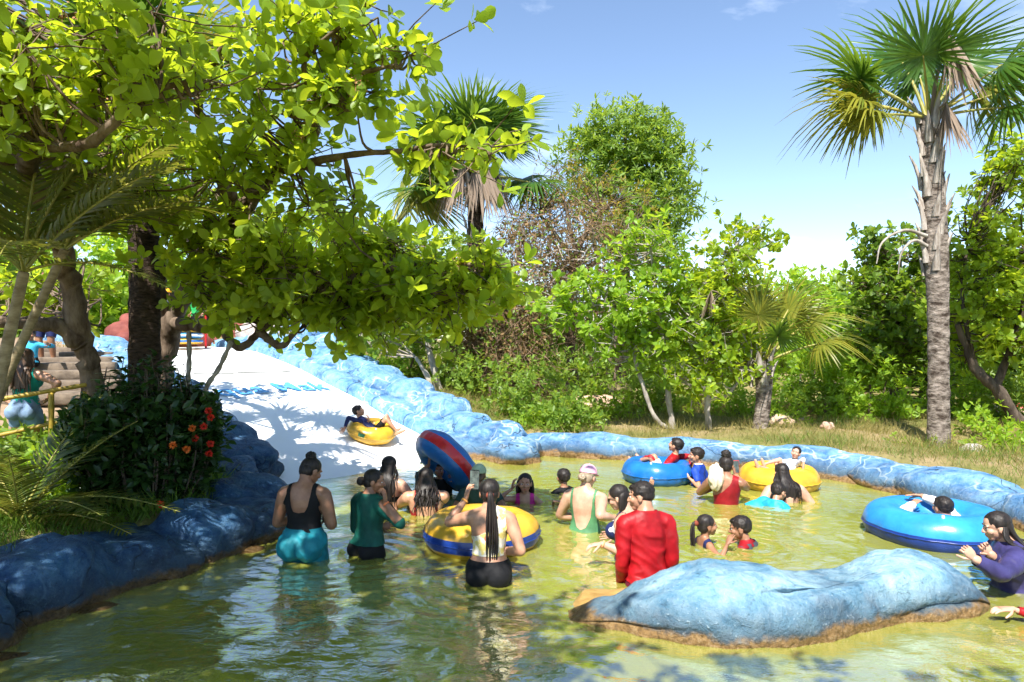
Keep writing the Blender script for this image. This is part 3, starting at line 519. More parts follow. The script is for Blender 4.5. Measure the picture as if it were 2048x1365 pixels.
def fan_palm(label, base, top, rad, fronds, tmat, seed, nboots=18, scale=1.0, boot_from=0.62, group=None):
    root = empty('fan_palm', base, label, 'palm tree', group); base = np.array(base); top = np.array(top); mid = (base + top) / 2 + np.array((0.05, 0, 0))
    palm_trunk(root, [base - (0, 0, .1), mid, top], rad, tmat, seed); boots(root, base + (top - base) * boot_from, top, rad[-1], nboots, seed, MAT['palm_boot'], 0.34 * scale)
    for kind, az, el, roll, s in fronds:
        o = mk('frond', FAN[kind][(int(az) + int(el)) % len(FAN[kind])], root); place(o, tuple(top + np.array((math.sin(R(az)), math.cos(R(az)), 0)) * rad[-1] * .5), az, el if kind not in ('d', 'dl') else 0, roll, s)
        if kind in ('d', 'dl'): o['label'] = 'dead brown hanging frond'
        elif kind == 'y': o['label'] = 'yellowing frond'
    return root
rb = (6.72, 10.75, Hs(6.72, 10.75))
fan_palm('tall fan palm with grey flaking trunk rising behind the right-hand wall', rb, (6.58, 10.75, 5.42), [.17, .15, .15, .17, .16, .13],
         [('g', -75, 42, 15, 1.1), ('g', -15, 72, 0, 1.15), ('g', 60, 55, -15, 1.15), ('y', -88, 18, 10, 1.0), ('g', 95, 25, -10, 1.05), ('g', 20, 60, 0, 1.0), ('g', -40, 50, 10, 1.05), ('g', 130, 40, 0, 1.0), ('y', 75, 35, -20, 1.0), ('g', -140, 62, 0, .9), ('g', 170, 75, 0, .9), ('y', -60, 30, 20, .9), ('g', 110, 8, 0, .95), ('dl', 178, 72, 0, 1.3), ('d', 175, 60, 0, .95), ('y', -100, 5, 0, .9)], MAT['palm_trunk'], 3, 40, 1.35, .5)
G = Geo(); q = np.array((6.5, 10.7, 3.55))
for dx, ln in ((-.75, .95), (-.45, .55)):
    G = Geo(); P = smooth_path([q, q + (dx * .5, -.05, .08), q + (dx, -.1, -.12), q + (dx * 1.12, -.1, -.45)], 5); tube(G, P, np.linspace(.034, .008, len(P)), 5); o = G.obj('broken_leaf_stalk', MAT['bark_pale'], bpy.data.objects['fan_palm']); q = q - (0, 0, .16)
def fr_set(n, seed, kinds='gggggy', lo=5, hi=80, s=1.0):
    rg = np.random.default_rng(seed); return [(kinds[i % len(kinds)], (i * 137.5 + rg.uniform(-15, 15)) % 360, lo + (hi - lo) * ((i * .618) % 1), rg.uniform(-15, 15), s * rg.uniform(.9, 1.1)) for i in range(n)]
cb = (-0.95, 17.0, Hs(-.95, 17.0)); fan_palm('fan palm in the middle, dense dark green crown with a skirt of dead fronds', cb, (-.93, 17.0, 6.0), [.24, .2, .19, .2], fr_set(22, 4, 'ggggg', 25, 88, 1.15) + [('g', 85, 0, 0, 1.3), ('g', -85, -8, 0, 1.25), ('g', 60, 10, 0, 1.2), ('dl', 180, 0, 0, 1.35), ('d', 170, 0, 0, 1.7), ('d', 150, 0, 0, 1.6), ('d', 205, 0, 0, 1.6), ('d', -100, 0, 0, 1.5), ('d', 110, 0, 0, 1.5)], MAT['dark_trunk'], 8, 14, 1.4)
sb = (-4.0, 19.0, Hs(-4, 19.0)); fan_palm('fan palm with drooping tan fronds half hidden behind the cashew crown', sb, (-3.5, 19.0, 4.9), [.24, .2, .19], fr_set(14, 6, 'gygyd', -10, 70, 1.4), MAT['palm_trunk'], 9, 10, 1.3)
kb = (4.35, 12.0, Hs(4.35, 12.0)); fan_palm('short young fan palm with yellowish fronds on the lawn', kb, (4.4, 12.0, 1.55), [.13, .125, .14, .15],
         [('s', 60, 62, 0, 1.15), ('s', -50, 70, 0, 1.1), ('s', 85, 48, 0, 1.1), ('s', 10, 78, 0, 1.1), ('sg', -10, 60, 0, 1.2), ('sg', 40, 40, 0, 1.0), ('sg', -70, 48, 0, 1.1), ('s', 130, 60, 0, .95), ('s', -150, 72, 0, .9), ('sg', 180, 40, 0, .8), ('s', 100, 25, 0, 1.0)], MAT['palm_trunk'], 12, 12, .9, .55)
o = mk('frond', FAN['d'][0], bpy.data.objects['fan_palm.003']); place(o, tuple(PX(1442, 590, 11.9)), -100, 0, 0, .62); o['label'] = 'pale dead hanging frond'
lb = (-4.33, 8.0, Hs(-4.33, 8.0)); fan_palm('tall palm with a straight dark trunk in the shade behind the flowering bush', lb, (-4.38, 8.0, 4.7), [.175, .17, .165, .165, .16], fr_set(11, 9, 'ggyg', 0, 70, .85), MAT['dark_trunk'], 15, 8, 1.2, .85)
# feather palms on the left bank
def feather_mesh(name, ln, rg, mat, arch=0.5, pairs=34, lf=0.42, w=0.016):
    G = Geo(); ts = np.linspace(0, 1, 12); pts = np.array([(0, ln * (t - .12 * arch * t * t), -arch * ln * t * t * .8) for t in ts]); tube(G, pts, np.linspace(.016, .004, 12), 5, 1)
    for i in range(pairs):
        t = .14 + .86 * i / pairs; c = np.array([np.interp(t, ts, pts[:, q]) for q in range(3)]); tg = np.array([np.interp(min(t + .03, 1), ts, pts[:, q]) for q in range(3)]) - c + 1e-6; tg /= np.linalg.norm(tg)
        for sd in (-1, 1):
            l_ = lf * math.sin(math.pi * (0.15 + .8 * t)) * rg.uniform(.85, 1.1); d = unit(np.array((sd * .85, 0, .32)) + tg * .55 + rg.normal(0, .05, 3)); up = np.cross(d, np.array((0, 1., 0)) * sd); up = up / (np.linalg.norm(up) + 1e-9); V = []
            for q, ww in ((0, .5), (.35, 1), (.7, .8), (1, .05)):
                p = c + d * l_ * q + np.array((0, 0, -1)) * l_ * .38 * q * q; sv = tg * w * ww; V += [p - sv, p + sv]
            G.add(V, [(0, 1, 3, 2), (2, 3, 5, 4), (4, 5, 7, 6)], 0, float(np.clip(rg.normal(.5, .25), 0, 1)))
    return G.mesh(name, [mat, MAT['petiole']], True, True)
MAT['cane'] = pmat('tan_palm_cane', (0.17, 0.12, 0.06), (0.34, 0.27, 0.16), 9, 0.7, 0.3, 0.4, 20, (1, 1, 2.5), 0.01); MAT['areca'] = leafmat('feather_palm_leaf', (0.045, 0.085, 0.012), (0.16, 0.17, 0.03), (0.36, 0.36, 0.04), 0.35, 0.38)
FEA = [feather_mesh('frond', 1.5, rp, MAT['areca'], a_) for a_ in (.35, .6, .9)]
def feather_palm(label, base, top, fr, seed, r0=.042):
    root = empty('feather_palm', base, label, 'palm tree')
    if top is not None: palm_trunk(root, [base, tuple((np.array(base) + np.array(top)) / 2 + (-.03, 0, 0)), top], [r0 * 1.15, r0, r0 * .85], MAT['cane'], seed, .08, 'stem')
    for az, el, s in fr:
        o = mk('frond', FEA[int(az + el) % 3], root); place(o, top if top is not None else base, az, el, 0, s)
    return root
b1 = (-3.95, 4.95, Hs(-3.95, 4.95)); feather_palm('slender feather palm with a pale ringed stem at the left edge', b1, tuple(PX(48, 545, 5.0)), [(-95, 62, 1.0), (80, 55, .95), (-60, 75, 1.0), (30, 70, 1.0), (-150, 50, .9), (150, 35, .8), (95, 20, .75), (-20, 80, 1.1), (60, 78, 1.0)], 2)
b2 = (-5.2, 6.3, Hs(-5.2, 6.3)); feather_palm('feather palm with brownish arching fronds behind the pale-stemmed one', b2, tuple(PX(130, 500, 6.2)), [(75, 50, 1.1), (50, 65, 1.1), (100, 32, 1.0), (-80, 55, 1.1), (-40, 75, 1.1), (130, 55, .9), (10, 60, 1.0), (-130, 40, .9), (90, 70, 1.0), (-100, 20, .9)], 3)
b3 = tuple(PX(40, 960, 5.9)); b3 = (b3[0], b3[1], Hs(b3[0], b3[1])); feather_palm('low stemless palm with sunlit arching fronds beside the rail', b3, None, [(75, 60, .85), (95, 45, .85), (50, 65, .9), (-60, 65, .8), (-90, 50, .8), (120, 50, .75), (150, 60, .7), (20, 70, .9), (105, 28, .75), (170, 50, .6), (60, 35, .8)], 4)
# ---------------------------------------------------------------- trees, thickets and shrubs behind the pool
def gz(x, y, r_): return (x, y, Hs(x, y) - .05, r_)
def LG(u, d, r_):
    x = (u - 1024) / FPX * d; return gz(x, d, r_)
tree('young_cashew_tree', 'slim cashew with two grey trunks standing on the lawn beyond the blue tube', [[LG(1347, 12.7, .06)] + L((1338, 800, 12.7, .052), (1328, 700, 12.7, .045), (1312, 580, 12.7, .035), (1300, 490, 12.7, .02)), [LG(1345, 12.7, .05)] + L((1310, 835, 12.6, .042), (1285, 770, 12.6, .04), (1262, 690, 12.6, .035), (1235, 620, 12.5, .02), (1150, 610, 12.5, .012))],
     [BP(1290, 500, 12.7, 70, 70, 26), BP(1190, 610, 12.5, 100, 55, 40), BP(1110, 625, 12.4, 45, 35, 12), BP(1270, 610, 12.6, 80, 70, 40), BP(1330, 560, 12.8, 50, 60, 20), BP(1320, 700, 12.7, 55, 60, 24), BP(1220, 690, 12.5, 55, 35, 14)], MAT['bright'], MAT['bark_pale'], .15, 3, 8, seed=31, spread=.18, parts=120)
tree('young_cashew_tree', 'bushy cashew with a single thin trunk left of the short fan palm', [[LG(1417, 12.3, .06)] + L((1414, 800, 12.3, .055), (1424, 720, 12.4, .05), (1440, 600, 12.5, .035), (1470, 500, 12.6, .02)), L((1414, 800, 12.3, .035), (1455, 790, 12.2, .03), (1490, 740, 12.1, .015)), L((1424, 720, 12.4, .04), (1390, 640, 12.3, .02))],
     [BP(1440, 540, 12.6, 75, 60, 34), BP(1505, 470, 12.7, 55, 28, 14), BP(1400, 640, 12.4, 70, 70, 40), BP(1470, 660, 12.3, 70, 70, 36), BP(1400, 760, 12.2, 55, 60, 26), BP(1480, 735, 12.1, 50, 35, 18), BP(1450, 590, 12.5, 80, 50, 26)], MAT['cashew'], MAT['bark_pale'], .14, 3, 8, seed=32, spread=.18)
tree('cashew_tree', 'thin cashew trunks growing behind the slide wall under the overhanging crown', [[LG(880, 14.5, .08)] + L((868, 740, 14.5, .07), (850, 670, 14.6, .055), (838, 620, 14.7, .04)), [LG(872, 14.4, .07)] + L((850, 745, 14.4, .05), (832, 715, 14.4, .035))], [BP(840, 640, 14.5, 110, 50, 34), BP(760, 660, 14.8, 80, 40, 22), BP(900, 610, 14.8, 70, 50, 20), BP(860, 545, 15.2, 120, 70, 40)], MAT['cashew_dk'], MAT['bark_pale'], .15, 3, 8, seed=33)
tree('mango_tree', 'tall dark green tree behind the dry thicket, the highest crown in the middle', [[LG(1230, 22, .35)] + L((1235, 700, 22, .3), (1245, 520, 22, .22), (1255, 380, 22, .12), (1250, 270, 22, .05)), L((1245, 520, 22, .15), (1310, 440, 22, .08), (1340, 380, 22, .03)), L((1250, 450, 22, .15), (1190, 330, 22, .06))],
     [BP(1250, 275, 22, 90, 72, 190), BP(1185, 330, 22, 70, 75, 120), BP(1315, 310, 22, 60, 65, 110), BP(1325, 400, 22, 65, 65, 120), BP(1250, 420, 21.5, 110, 80, 160), BP(1290, 500, 21.5, 80, 60, 80)], MAT['mid'], MAT['bark'], .24, 3, 8, [leaf_tpl([.02, .12, .13, .02], .2, .3)], seed=34, spread=.3, twigs=False)
tree('yellowing_tree', 'sparse tree with yellow leaves mixed through the dry vines in the middle', [[LG(1150, 18.5, .2)] + L((1140, 700, 18.5, .16), (1150, 520, 18.5, .1), (1200, 420, 18.5, .05)), L((1150, 520, 18.5, .08), (1080, 430, 18.3, .04)), L((1150, 560, 18.5, .08), (1240, 480, 18.4, .04))],
     [BP(1200, 410, 18.3, 110, 60, 60), BP(1090, 410, 18.0, 60, 60, 28), BP(1260, 470, 18.2, 70, 60, 34), BP(1130, 360, 18.5, 60, 40, 22)], MAT['yellowleaf'], MAT['bark'], .17, 2, 6, LANCE, seed=35, spread=.3)
# dry vine thicket
def thicket(label, blobs, n, seed, nleaf):
    rg = np.random.default_rng(seed); c0 = blobs[0][0]; root = empty('dry_thicket', (c0[0], c0[1], Hs(c0[0], c0[1])), label, 'thicket'); G = Geo()
    P, A = blob_points([(c, r_, max(3, int(n * k))) for c, r_, k in blobs], rg, .3)
    for p in P:
        d = unit(rg.normal(size=3) * (1, .6, 1)); pts = [p]; q = p.copy()
        for _ in range(5): d = unit(d + rg.normal(0, .45, 3) + (0, 0, -.16)); q = q + d * rg.uniform(.12, .3); pts.append(q)
        r0 = rg.choice([.006, .009, .016], p=[.6, .3, .1]); tube(G, pts, np.linspace(r0, r0 * .5, 6), 3, 0, rg.random())
    G.obj('vines', MAT['vine'], root)['kind'] = 'stuff'
    P, A = blob_points([(c, r_, int(nleaf * k)) for c, r_, k in blobs], rg, .5); G = Geo(); scatter(G, DIAM, P, rg.normal(size=P.shape), A + rg.normal(0, .5, P.shape), rg.uniform(.07, .14, len(P)), rg.choice([0, 0, 1], len(P)).repeat(2) if False else 0, rg.random(len(P)))
    G.obj('dry_leaves', MAT['drybrush'], root, True, True)['kind'] = 'stuff'
    P, A = blob_points([(c, r_, int(nleaf * k * .35)) for c, r_, k in blobs], rg, .6); G = Geo(); scatter(G, DIAM, P, rg.normal(size=P.shape), A + (0, 0, .6), rg.uniform(.08, .15, len(P)), 0, rg.random(len(P)))
    G.obj('green_leaves', MAT['mid'], root, True, True)['kind'] = 'stuff'
    for k in range(5):
        c = np.array(blobs[k % len(blobs)][0]); x = c[0] + rg.uniform(-1, 1); G = Geo(); b = np.array((x, c[1] - .2, Hs(x, c[1] - .2))); tube(G, smooth_path([b, b + (rg.normal(0, .2), 0, 1.0), c + rg.normal(0, .6, 3)], 6), np.linspace(.10, .03, 13), 7); G.obj('stem', MAT['bark'], root)
    return root
MAT['vine'] = pmat('dry_vine', (0.11, 0.065, 0.035), (0.36, 0.25, 0.16), 5, 0.9)
thicket('tangled brown dry vines and dead branches smothering the middle trees', [BP(1060, 560, 16.5, 120, 130, .3), BP(1000, 660, 16, 110, 90, .25), BP(1120, 470, 17, 120, 90, .2), BP(1180, 590, 16.8, 80, 100, .15), BP(1010, 740, 15.5, 90, 60, .1)], 1700, 41, 7500)
# dead pale branches
G = Geo(); rg_ = np.random.default_rng(77)
for k in range(16):
    b = PX(rg_.uniform(1050, 1180), rg_.uniform(480, 560), 16.0); d = unit(np.array((rg_.normal(), rg_.normal() * .3, rg_.normal() * .8))); q = np.array(b); pts = [q]
    for _ in range(5): d = unit(d + rg_.normal(0, .35, 3)); q = q + d * .22; pts.append(q)
    tube(G, pts, np.linspace(.026, .006, 6), 4)
G.obj('dead_branches', MAT['bark_pale'], bpy.data.objects['dry_thicket'])['kind'] = 'stuff'

def bush(name, label, blobs, mat, ls, seed, group=None, tpl=(DIAM,), k=7, ros=3, cat='bush', tonec=.5, spread=.16):
    c = blobs[0][0]; return tree(name, label, [[gz(c[0], c[1], .05), (c[0], c[1], c[2], .02)], [gz(c[0] + .15, c[1], .04), (c[0] + .35, c[1], c[2] + .1, .015)]], blobs, mat, MAT['bark'], ls, ros, k, list(tpl), seed, 0, False, cat=cat, group=group, spread=spread, tonec=tonec)
bush('leafy_shrub', 'bright green shrub on the slope just above the slide wall', [BP(715, 725, 15.5, 60, 36, 40), BP(690, 735, 15.3, 40, 30, 20)], MAT['bright'], .13, 51)
bush('leafy_shrub', 'bright shrub with pinnate leaves between the slide wall and the thicket', [BP(800, 715, 15.2, 50, 46, 44), BP(780, 745, 15, 45, 28, 20)], MAT['bright'], .12, 52)
bush('leafy_shrub', 'large green shrub just behind the wall where the slide meets the pool', [BP(1130, 835, 12.6, 80, 42, 70), BP(1060, 790, 13.4, 70, 60, 60)], MAT['mid'], .12, 53)
bush('leafy_shrub', 'dark green shrub filling the gap below the brown thicket', [BP(980, 770, 14.5, 90, 60, 60), BP(920, 760, 14.8, 60, 50, 34)], MAT['mid'], .13, 54)
bush('leafy_shrub', 'shady shrub behind the two-trunked cashew', [BP(1230, 745, 16, 90, 70, 60), BP(1150, 760, 15.8, 60, 60, 34)], MAT['mid'], .15, 55, tonec=.5)
bush('leafy_shrub', 'green shrub mass behind the bushy cashew', [BP(1400, 740, 15.8, 100, 80, 80), BP(1330, 760, 16, 60, 60, 34)], MAT['mid'], .15, 56)
bush('leafy_shrub', 'bright bushy shrub right of the short fan palm', [BP(1600, 740, 15.2, 70, 80, 70), BP(1640, 690, 15.4, 60, 60, 44)], MAT['bright'], .15, 57)
bush('leafy_shrub', 'dark spot of shrub between the bright ones right of the fan palm', [BP(1650, 790, 14.6, 50, 50, 40), BP(1580, 810, 14.4, 40, 36, 24)], MAT['mid'], .13, 58, tonec=.3)
bush('leafy_shrub', 'yellow-green shrub left of the tall palm trunk', [BP(1740, 770, 14.4, 70, 70, 70), BP(1790, 830, 13.8, 50, 36, 30), BP(1700, 820, 14, 45, 40, 26)], MAT['bright'], .14, 59, tonec=.7)
bush('leafy_shrub', 'low sunlit shrub behind the wall at the right edge', [BP(2010, 900, 10.2, 70, 45, 44), BP(1960, 860, 11.5, 50, 40, 24)], MAT['bright'], .12, 60)
bush('leafy_shrub', 'small dark shrub on the bank right of the tall palm', [BP(1960, 830, 13.5, 60, 30, 30)], MAT['mid'], .12, 61)
bush('leafy_shrub', 'small leafy sprigs at the foot of the tall palm', [BP(1840, 895, 10.9, 60, 16, 20)], MAT['bright'], .09, 62)
bush('leafy_shrub', 'low plants on the lawn behind the short palm', [BP(1560, 830, 13.4, 60, 22, 26)], MAT['bright'], .11, 63)
tree('cashew_tree', 'leafy cashew right of the tall palm with a dark bent trunk', [[LG(2050, 12.3, .16)] + L((2035, 840, 12.3, .12), (1990, 775, 12.3, .10), (1950, 735, 12.4, .08), (1915, 650, 12.5, .05)), L((1990, 775, 12.3, .08), (2040, 640, 12.2, .05), (2060, 500, 12.2, .03)), L((1950, 735, 12.4, .05), (1925, 600, 12.6, .035), (1935, 480, 12.8, .02))],
     [BP(2030, 420, 12.6, 80, 130, 60), BP(1950, 500, 12.8, 70, 80, 44), BP(2020, 620, 12.2, 70, 90, 60), BP(1940, 640, 12.8, 70, 80, 40), BP(2040, 330, 12.8, 60, 60, 30)], MAT['cashew'], MAT['bark_dark'], .15, 3, 8, seed=36, spread=.18)
tree('cashew_tree', 'cashew with dark glossy leaves left of the tall palm trunk', [[LG(1790, 15.5, .12)] + L((1785, 760, 15.5, .1), (1790, 640, 15.5, .08), (1800, 520, 15.5, .04)), L((1790, 640, 15.5, .06), (1740, 560, 15.5, .03)), L((1790, 660, 15.5, .05), (1870, 560, 15.5, .03))],
     [BP(1800, 520, 15.5, 75, 60, 54), BP(1745, 590, 15.4, 55, 60, 44), BP(1800, 640, 15.2, 80, 80, 70), BP(1870, 580, 15.6, 60, 90, 50), BP(1750, 690, 15, 60, 60, 44), BP(1880, 720, 15, 60, 80, 44), BP(1740, 475, 15.6, 30, 25, 9)], MAT['cashew_dk'], MAT['bark'], .16, 3, 8, seed=37, spread=.2)
for i, (u, v, d, ru, rv, m, ds) in enumerate(((1090, 850, 12.9, 60, 26, 'bright', 'low bright shrub just behind the far wall left of the two-trunked cashew'), (1210, 820, 14.2, 70, 44, 'bright', 'sunlit shrub behind the two-trunked cashew'), (1010, 830, 13.4, 60, 34, 'mid', 'green shrub touching the back of the slide wall'), (1480, 810, 14.6, 60, 50, 'bright', 'bright shrub just left of the short palm trunk'), (1900, 790, 13.6, 70, 60, 'bright', 'bright shrub filling the view right of the tall palm trunk'), (2030, 800, 12.8, 60, 60, 'mid', 'green shrub under the bent cashew trunk'), (620, 700, 17.5, 60, 30, 'bright', 'small bright shrub on the slope beside the upper slide'), (870, 745, 15.6, 70, 50, 'bright', 'leafy shrub at the foot of the thin trunks behind the slide wall'), (1300, 800, 15.0, 60, 50, 'mid', 'green shrub between the two slim cashews'), (60, 900, 7.6, 70, 50, 'mid', 'leafy shrub under the bamboo rail'), (150, 930, 6.9, 60, 60, 'bright', 'bright shrub between the bamboo rail and the flowering bush'))):
    bush('leafy_shrub', ds, [BP(u, v, d, ru, rv, 46), BP(u + ru * .4, v + rv * .3, d - .2, ru * .6, rv * .6, 20)], MAT[m], .125, 160 + i)
far = [(1560, 620, 27, 90, 80, 'bright', .6), (1645, 610, 30, 90, 75, 'bright', .7), (1470, 660, 24, 90, 80, 'mid', .5), (1380, 640, 26, 80, 90, 'mid', .4), (1705, 645, 20, 80, 85, 'bright', .7), (1850, 640, 22, 100, 110, 'mid', .6), (1990, 600, 20, 90, 120, 'bright', .5), (2060, 700, 17, 80, 110, 'mid', .5), (1060, 650, 25, 100, 110, 'mid', .4), (900, 560, 27, 110, 110, 'mid', .5), (760, 560, 28, 120, 100, 'mid', .5), (600, 560, 26, 130, 110, 'bright', .6), (450, 540, 25, 120, 120, 'bright', .7), (300, 520, 22, 120, 140, 'bright', .8), (150, 560, 20, 130, 140, 'bright', .9), (20, 540, 18, 120, 160, 'bright', .8), (-120, 520, 16, 140, 180, 'mid', .6), (2180, 600, 18, 120, 160, 'mid', .5), (1180, 700, 24, 90, 80, 'mid', .3), (-330, 560, 13, 150, 170, 'mid', .6), (-420, 520, 20, 160, 150, 'bright', .6), (-700, 520, 15, 180, 180, 'mid', .5), (2350, 560, 14, 150, 170, 'mid', .5), (2600, 560, 20, 180, 150, 'bright', .6)]
desc = ['hazy bright tree on the skyline above the young fan palm', 'bright tree closing the gap left of the tall palm on the skyline', 'rounded green tree behind the short fan palm', 'green tree behind the two slim lawn cashews', 'sunny yellow-green tree low on the skyline beside the dark glossy cashew', 'broad tree behind the tall palm trunk', 'tall bright tree at the right behind the leafy cashew', 'green tree at the right edge of the bank', 'dim tree behind the brown thicket', 'grey-green tree seen under the dense palm crown', 'pale tree behind the slide seen through the cashew twigs', 'bright tree above the top of the slide', 'sunlit tree behind the head of the slide', 'sunlit tree behind the dark straight palm trunk', 'yellow-green tree above the stone steps', 'bright tree above the seated children at the left', 'tree at the far left edge behind the palms', 'tree beyond the right edge of the picture', 'dim green tree behind the shady shrub', 'tree outside the left edge beyond the path', 'tall tree outside the left edge, farther back', 'outermost tree beyond the left edge of the picture', 'tree outside the right edge behind the wall', 'outermost tree beyond the right edge of the picture']
for i, ((u, v, d, ru, rv, m, tn), ds) in enumerate(zip(far, desc)):
    k = d / FPX; c = PX(u, v, d)
    bl = [(tuple(c), (ru * k, ru * k * .8, rv * k), 90), ((c.x - ru * k * .5, c.y - .5, c.z - rv * k * .5), (ru * k * .7, ru * k * .6, rv * k * .6), 50), ((c.x + ru * k * .55, c.y - .3, c.z - rv * k * .35), (ru * k * .6, ru * k * .5, rv * k * .6), 45), ((c.x, c.y, Hs(c.x, c.y) + .9), (ru * k * 1.1, .8, 1.0), 50)]
    tree('background_tree', ds, [[gz(c.x, c.y, .16), (c.x + .1, c.y, c.z, .06)]], bl, MAT[m], MAT['bark'], .22 + d * .003, 3, 8, [DIAM], 100 + i, 0, False, spread=.34, tonec=tn, group='trees behind the pool')

# ---------------------------------------------------------------- the flowering bush on the left bank
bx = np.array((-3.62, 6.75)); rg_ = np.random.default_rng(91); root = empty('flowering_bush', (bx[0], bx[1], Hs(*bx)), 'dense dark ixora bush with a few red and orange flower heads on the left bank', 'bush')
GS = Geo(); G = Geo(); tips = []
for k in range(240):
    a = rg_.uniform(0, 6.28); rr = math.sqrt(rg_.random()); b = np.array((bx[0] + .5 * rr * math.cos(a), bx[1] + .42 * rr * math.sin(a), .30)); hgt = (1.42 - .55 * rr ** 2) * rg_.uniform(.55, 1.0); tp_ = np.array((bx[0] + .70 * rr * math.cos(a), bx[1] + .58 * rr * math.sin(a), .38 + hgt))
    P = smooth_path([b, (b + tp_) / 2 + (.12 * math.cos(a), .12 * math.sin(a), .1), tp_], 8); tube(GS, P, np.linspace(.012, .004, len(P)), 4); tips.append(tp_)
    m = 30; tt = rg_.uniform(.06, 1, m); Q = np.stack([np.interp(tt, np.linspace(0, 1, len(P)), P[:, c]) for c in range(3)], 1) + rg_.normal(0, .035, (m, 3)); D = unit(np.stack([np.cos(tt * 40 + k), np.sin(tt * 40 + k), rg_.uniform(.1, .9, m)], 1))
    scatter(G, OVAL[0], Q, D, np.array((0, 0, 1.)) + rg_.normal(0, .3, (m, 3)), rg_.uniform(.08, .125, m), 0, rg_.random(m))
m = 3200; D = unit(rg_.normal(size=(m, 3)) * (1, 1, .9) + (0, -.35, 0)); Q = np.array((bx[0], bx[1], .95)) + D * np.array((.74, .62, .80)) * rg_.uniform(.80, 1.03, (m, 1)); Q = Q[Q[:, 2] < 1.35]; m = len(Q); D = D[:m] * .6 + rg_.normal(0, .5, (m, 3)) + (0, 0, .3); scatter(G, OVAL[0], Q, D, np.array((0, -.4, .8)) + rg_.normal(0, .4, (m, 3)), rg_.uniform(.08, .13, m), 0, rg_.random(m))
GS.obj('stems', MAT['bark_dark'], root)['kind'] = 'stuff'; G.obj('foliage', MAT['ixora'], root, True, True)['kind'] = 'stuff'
MAT['fl_red'] = pmat('red_petals', (0.55, 0.02, 0.015), (0.7, 0.05, 0.02), 40, .5); MAT['fl_or'] = pmat('orange_petals', (0.75, 0.14, 0.02), (0.8, 0.24, 0.04), 40, .5)
for u, v, d, m in ((418, 822, 6.5, 'fl_red'), (422, 836, 6.5, 'fl_red'), (408, 853, 6.45, 'fl_red'), (390, 877, 6.4, 'fl_red'), (346, 891, 6.2, 'fl_or'), (373, 899, 6.25, 'fl_or'), (421, 888, 6.45, 'fl_red'), (385, 857, 6.4, 'fl_or'), (418, 908, 6.45, 'fl_red'), (321, 1010, 6.05, 'fl_red')):
    c = np.array(PX(u, v, d)); n = 90; D = unit(rg_.normal(size=(n, 3)) + (0, -.3, .3)); g = Geo(); scatter(g, DIAM, c + D * .012, D, rg_.normal(size=(n, 3)), rg_.uniform(.018, .030, n)); o = g.obj('flower_head', MAT[m], root); o['label'] = 'red flower head' if m == 'fl_red' else 'orange flower head'
# two thin propping stems by the trunk
for (ua, va, ub, vb, ds) in ((378, 665, 372, 800, 'thin upright pale stem in front of the slide top'), (462, 685, 405, 800, 'thin slanting knotted pole leaning across the slide')):
    G = Geo(); a = PX(ua, va, 8.1); b = PX(ub, vb, 7.6); P = smooth_path([tuple(a), tuple((a + b) / 2 + Vector((.02, 0, .02))), tuple(b), (b.x - .05, b.y - .1, Hs(b.x, b.y))], 6); tube(G, P, .028 + .006 * np.sin(np.arange(len(P)) * 2.2), 7); tag(G.obj('pole', MAT['bark_pale']), ds, 'pole')

# ---------------------------------------------------------------- grass
def grass(name, label, n, xr, yr, hh, w, mat, seed, ok, lean=.5):
    rg = np.random.default_rng(seed); x = rg.uniform(*xr, n); y = rg.uniform(*yr, n); m = ok(x, y); x = x[m]; y = y[m]; z = H(x, y); n = len(x); P = np.stack([x, y, z - .01], 1)
    D = unit(np.stack([rg.normal(0, lean, n), rg.normal(0, lean, n), np.ones(n)], 1)); N = unit(np.stack([rg.normal(0, 1, n), rg.normal(0, 1, n), np.full(n, .2)], 1)); S = rg.uniform(hh[0], hh[1], n) * (.6 + .5 * np.abs(np.sin(x * 1.7) * np.cos(y * 2.1)))
    bend = rg.uniform(.1, .5, n); V = np.array([(-w / 2, 0, 0), (w / 2, 0, 0), (-w * .4, .5, -.08), (w * .4, .5, -.08), (0, 1, -.38)]); G = Geo(); T1 = (V, np.array([(0, 1, 3, 2)])); T2 = (V, np.array([(2, 3, 4)])); tn = rg.random(n)
    scatter(G, T1, P, D, N, S, 0, tn); scatter(G, T2, P, D, N, S, 0, tn); return tag(G.obj(name, mat, None, True, True), label, 'grass', kind='stuff')
def off_slide(x, y):
    s, w = sw_of(x, y); return ~((w > -1.3) & (w < 3.9) & (s > -1))
grass('grass', 'long green grass covering the left bank', 15000, (-6.2, -2.9), (3.0, 9.6), (.14, .34), .05, MAT['grass'], 61, lambda x, y: (pool_sd(x, y) > .62) & off_slide(x, y))
grass('tall_grass', 'tuft of bright grass at the edge of the wall beside the bush', 1500, (-3.6, -2.95), (7.0, 8.9), (.22, .42), .035, MAT['grass'], 62, lambda x, y: pool_sd(x, y) > .5, .35)
grass('dry_grass', 'yellowish dry grass on the lawn behind the right wall', 56000, (-3, 12), (5.0, 17), (.10, .30), .035, MAT['drygrass'], 63, lambda x, y: (pool_sd(x, y) > .60) & off_slide(x, y) & (x > -2))
grass('green_grass', 'green grass among the trees behind the right wall', 22000, (-2, 12), (5.5, 16), (.10, .28), .04, MAT['grass'], 64, lambda x, y: (pool_sd(x, y) > .6) & off_slide(x, y) & (np.sin(x * 1.1 + 2) + np.sin(y * 1.3 + x * .4) > .2))
grass('slope_grass', 'straw-coloured grass on the slope right of the slide', 9000, (-9, 0), (12.5, 21), (.14, .36), .04, MAT['drygrass'], 65, off_slide)
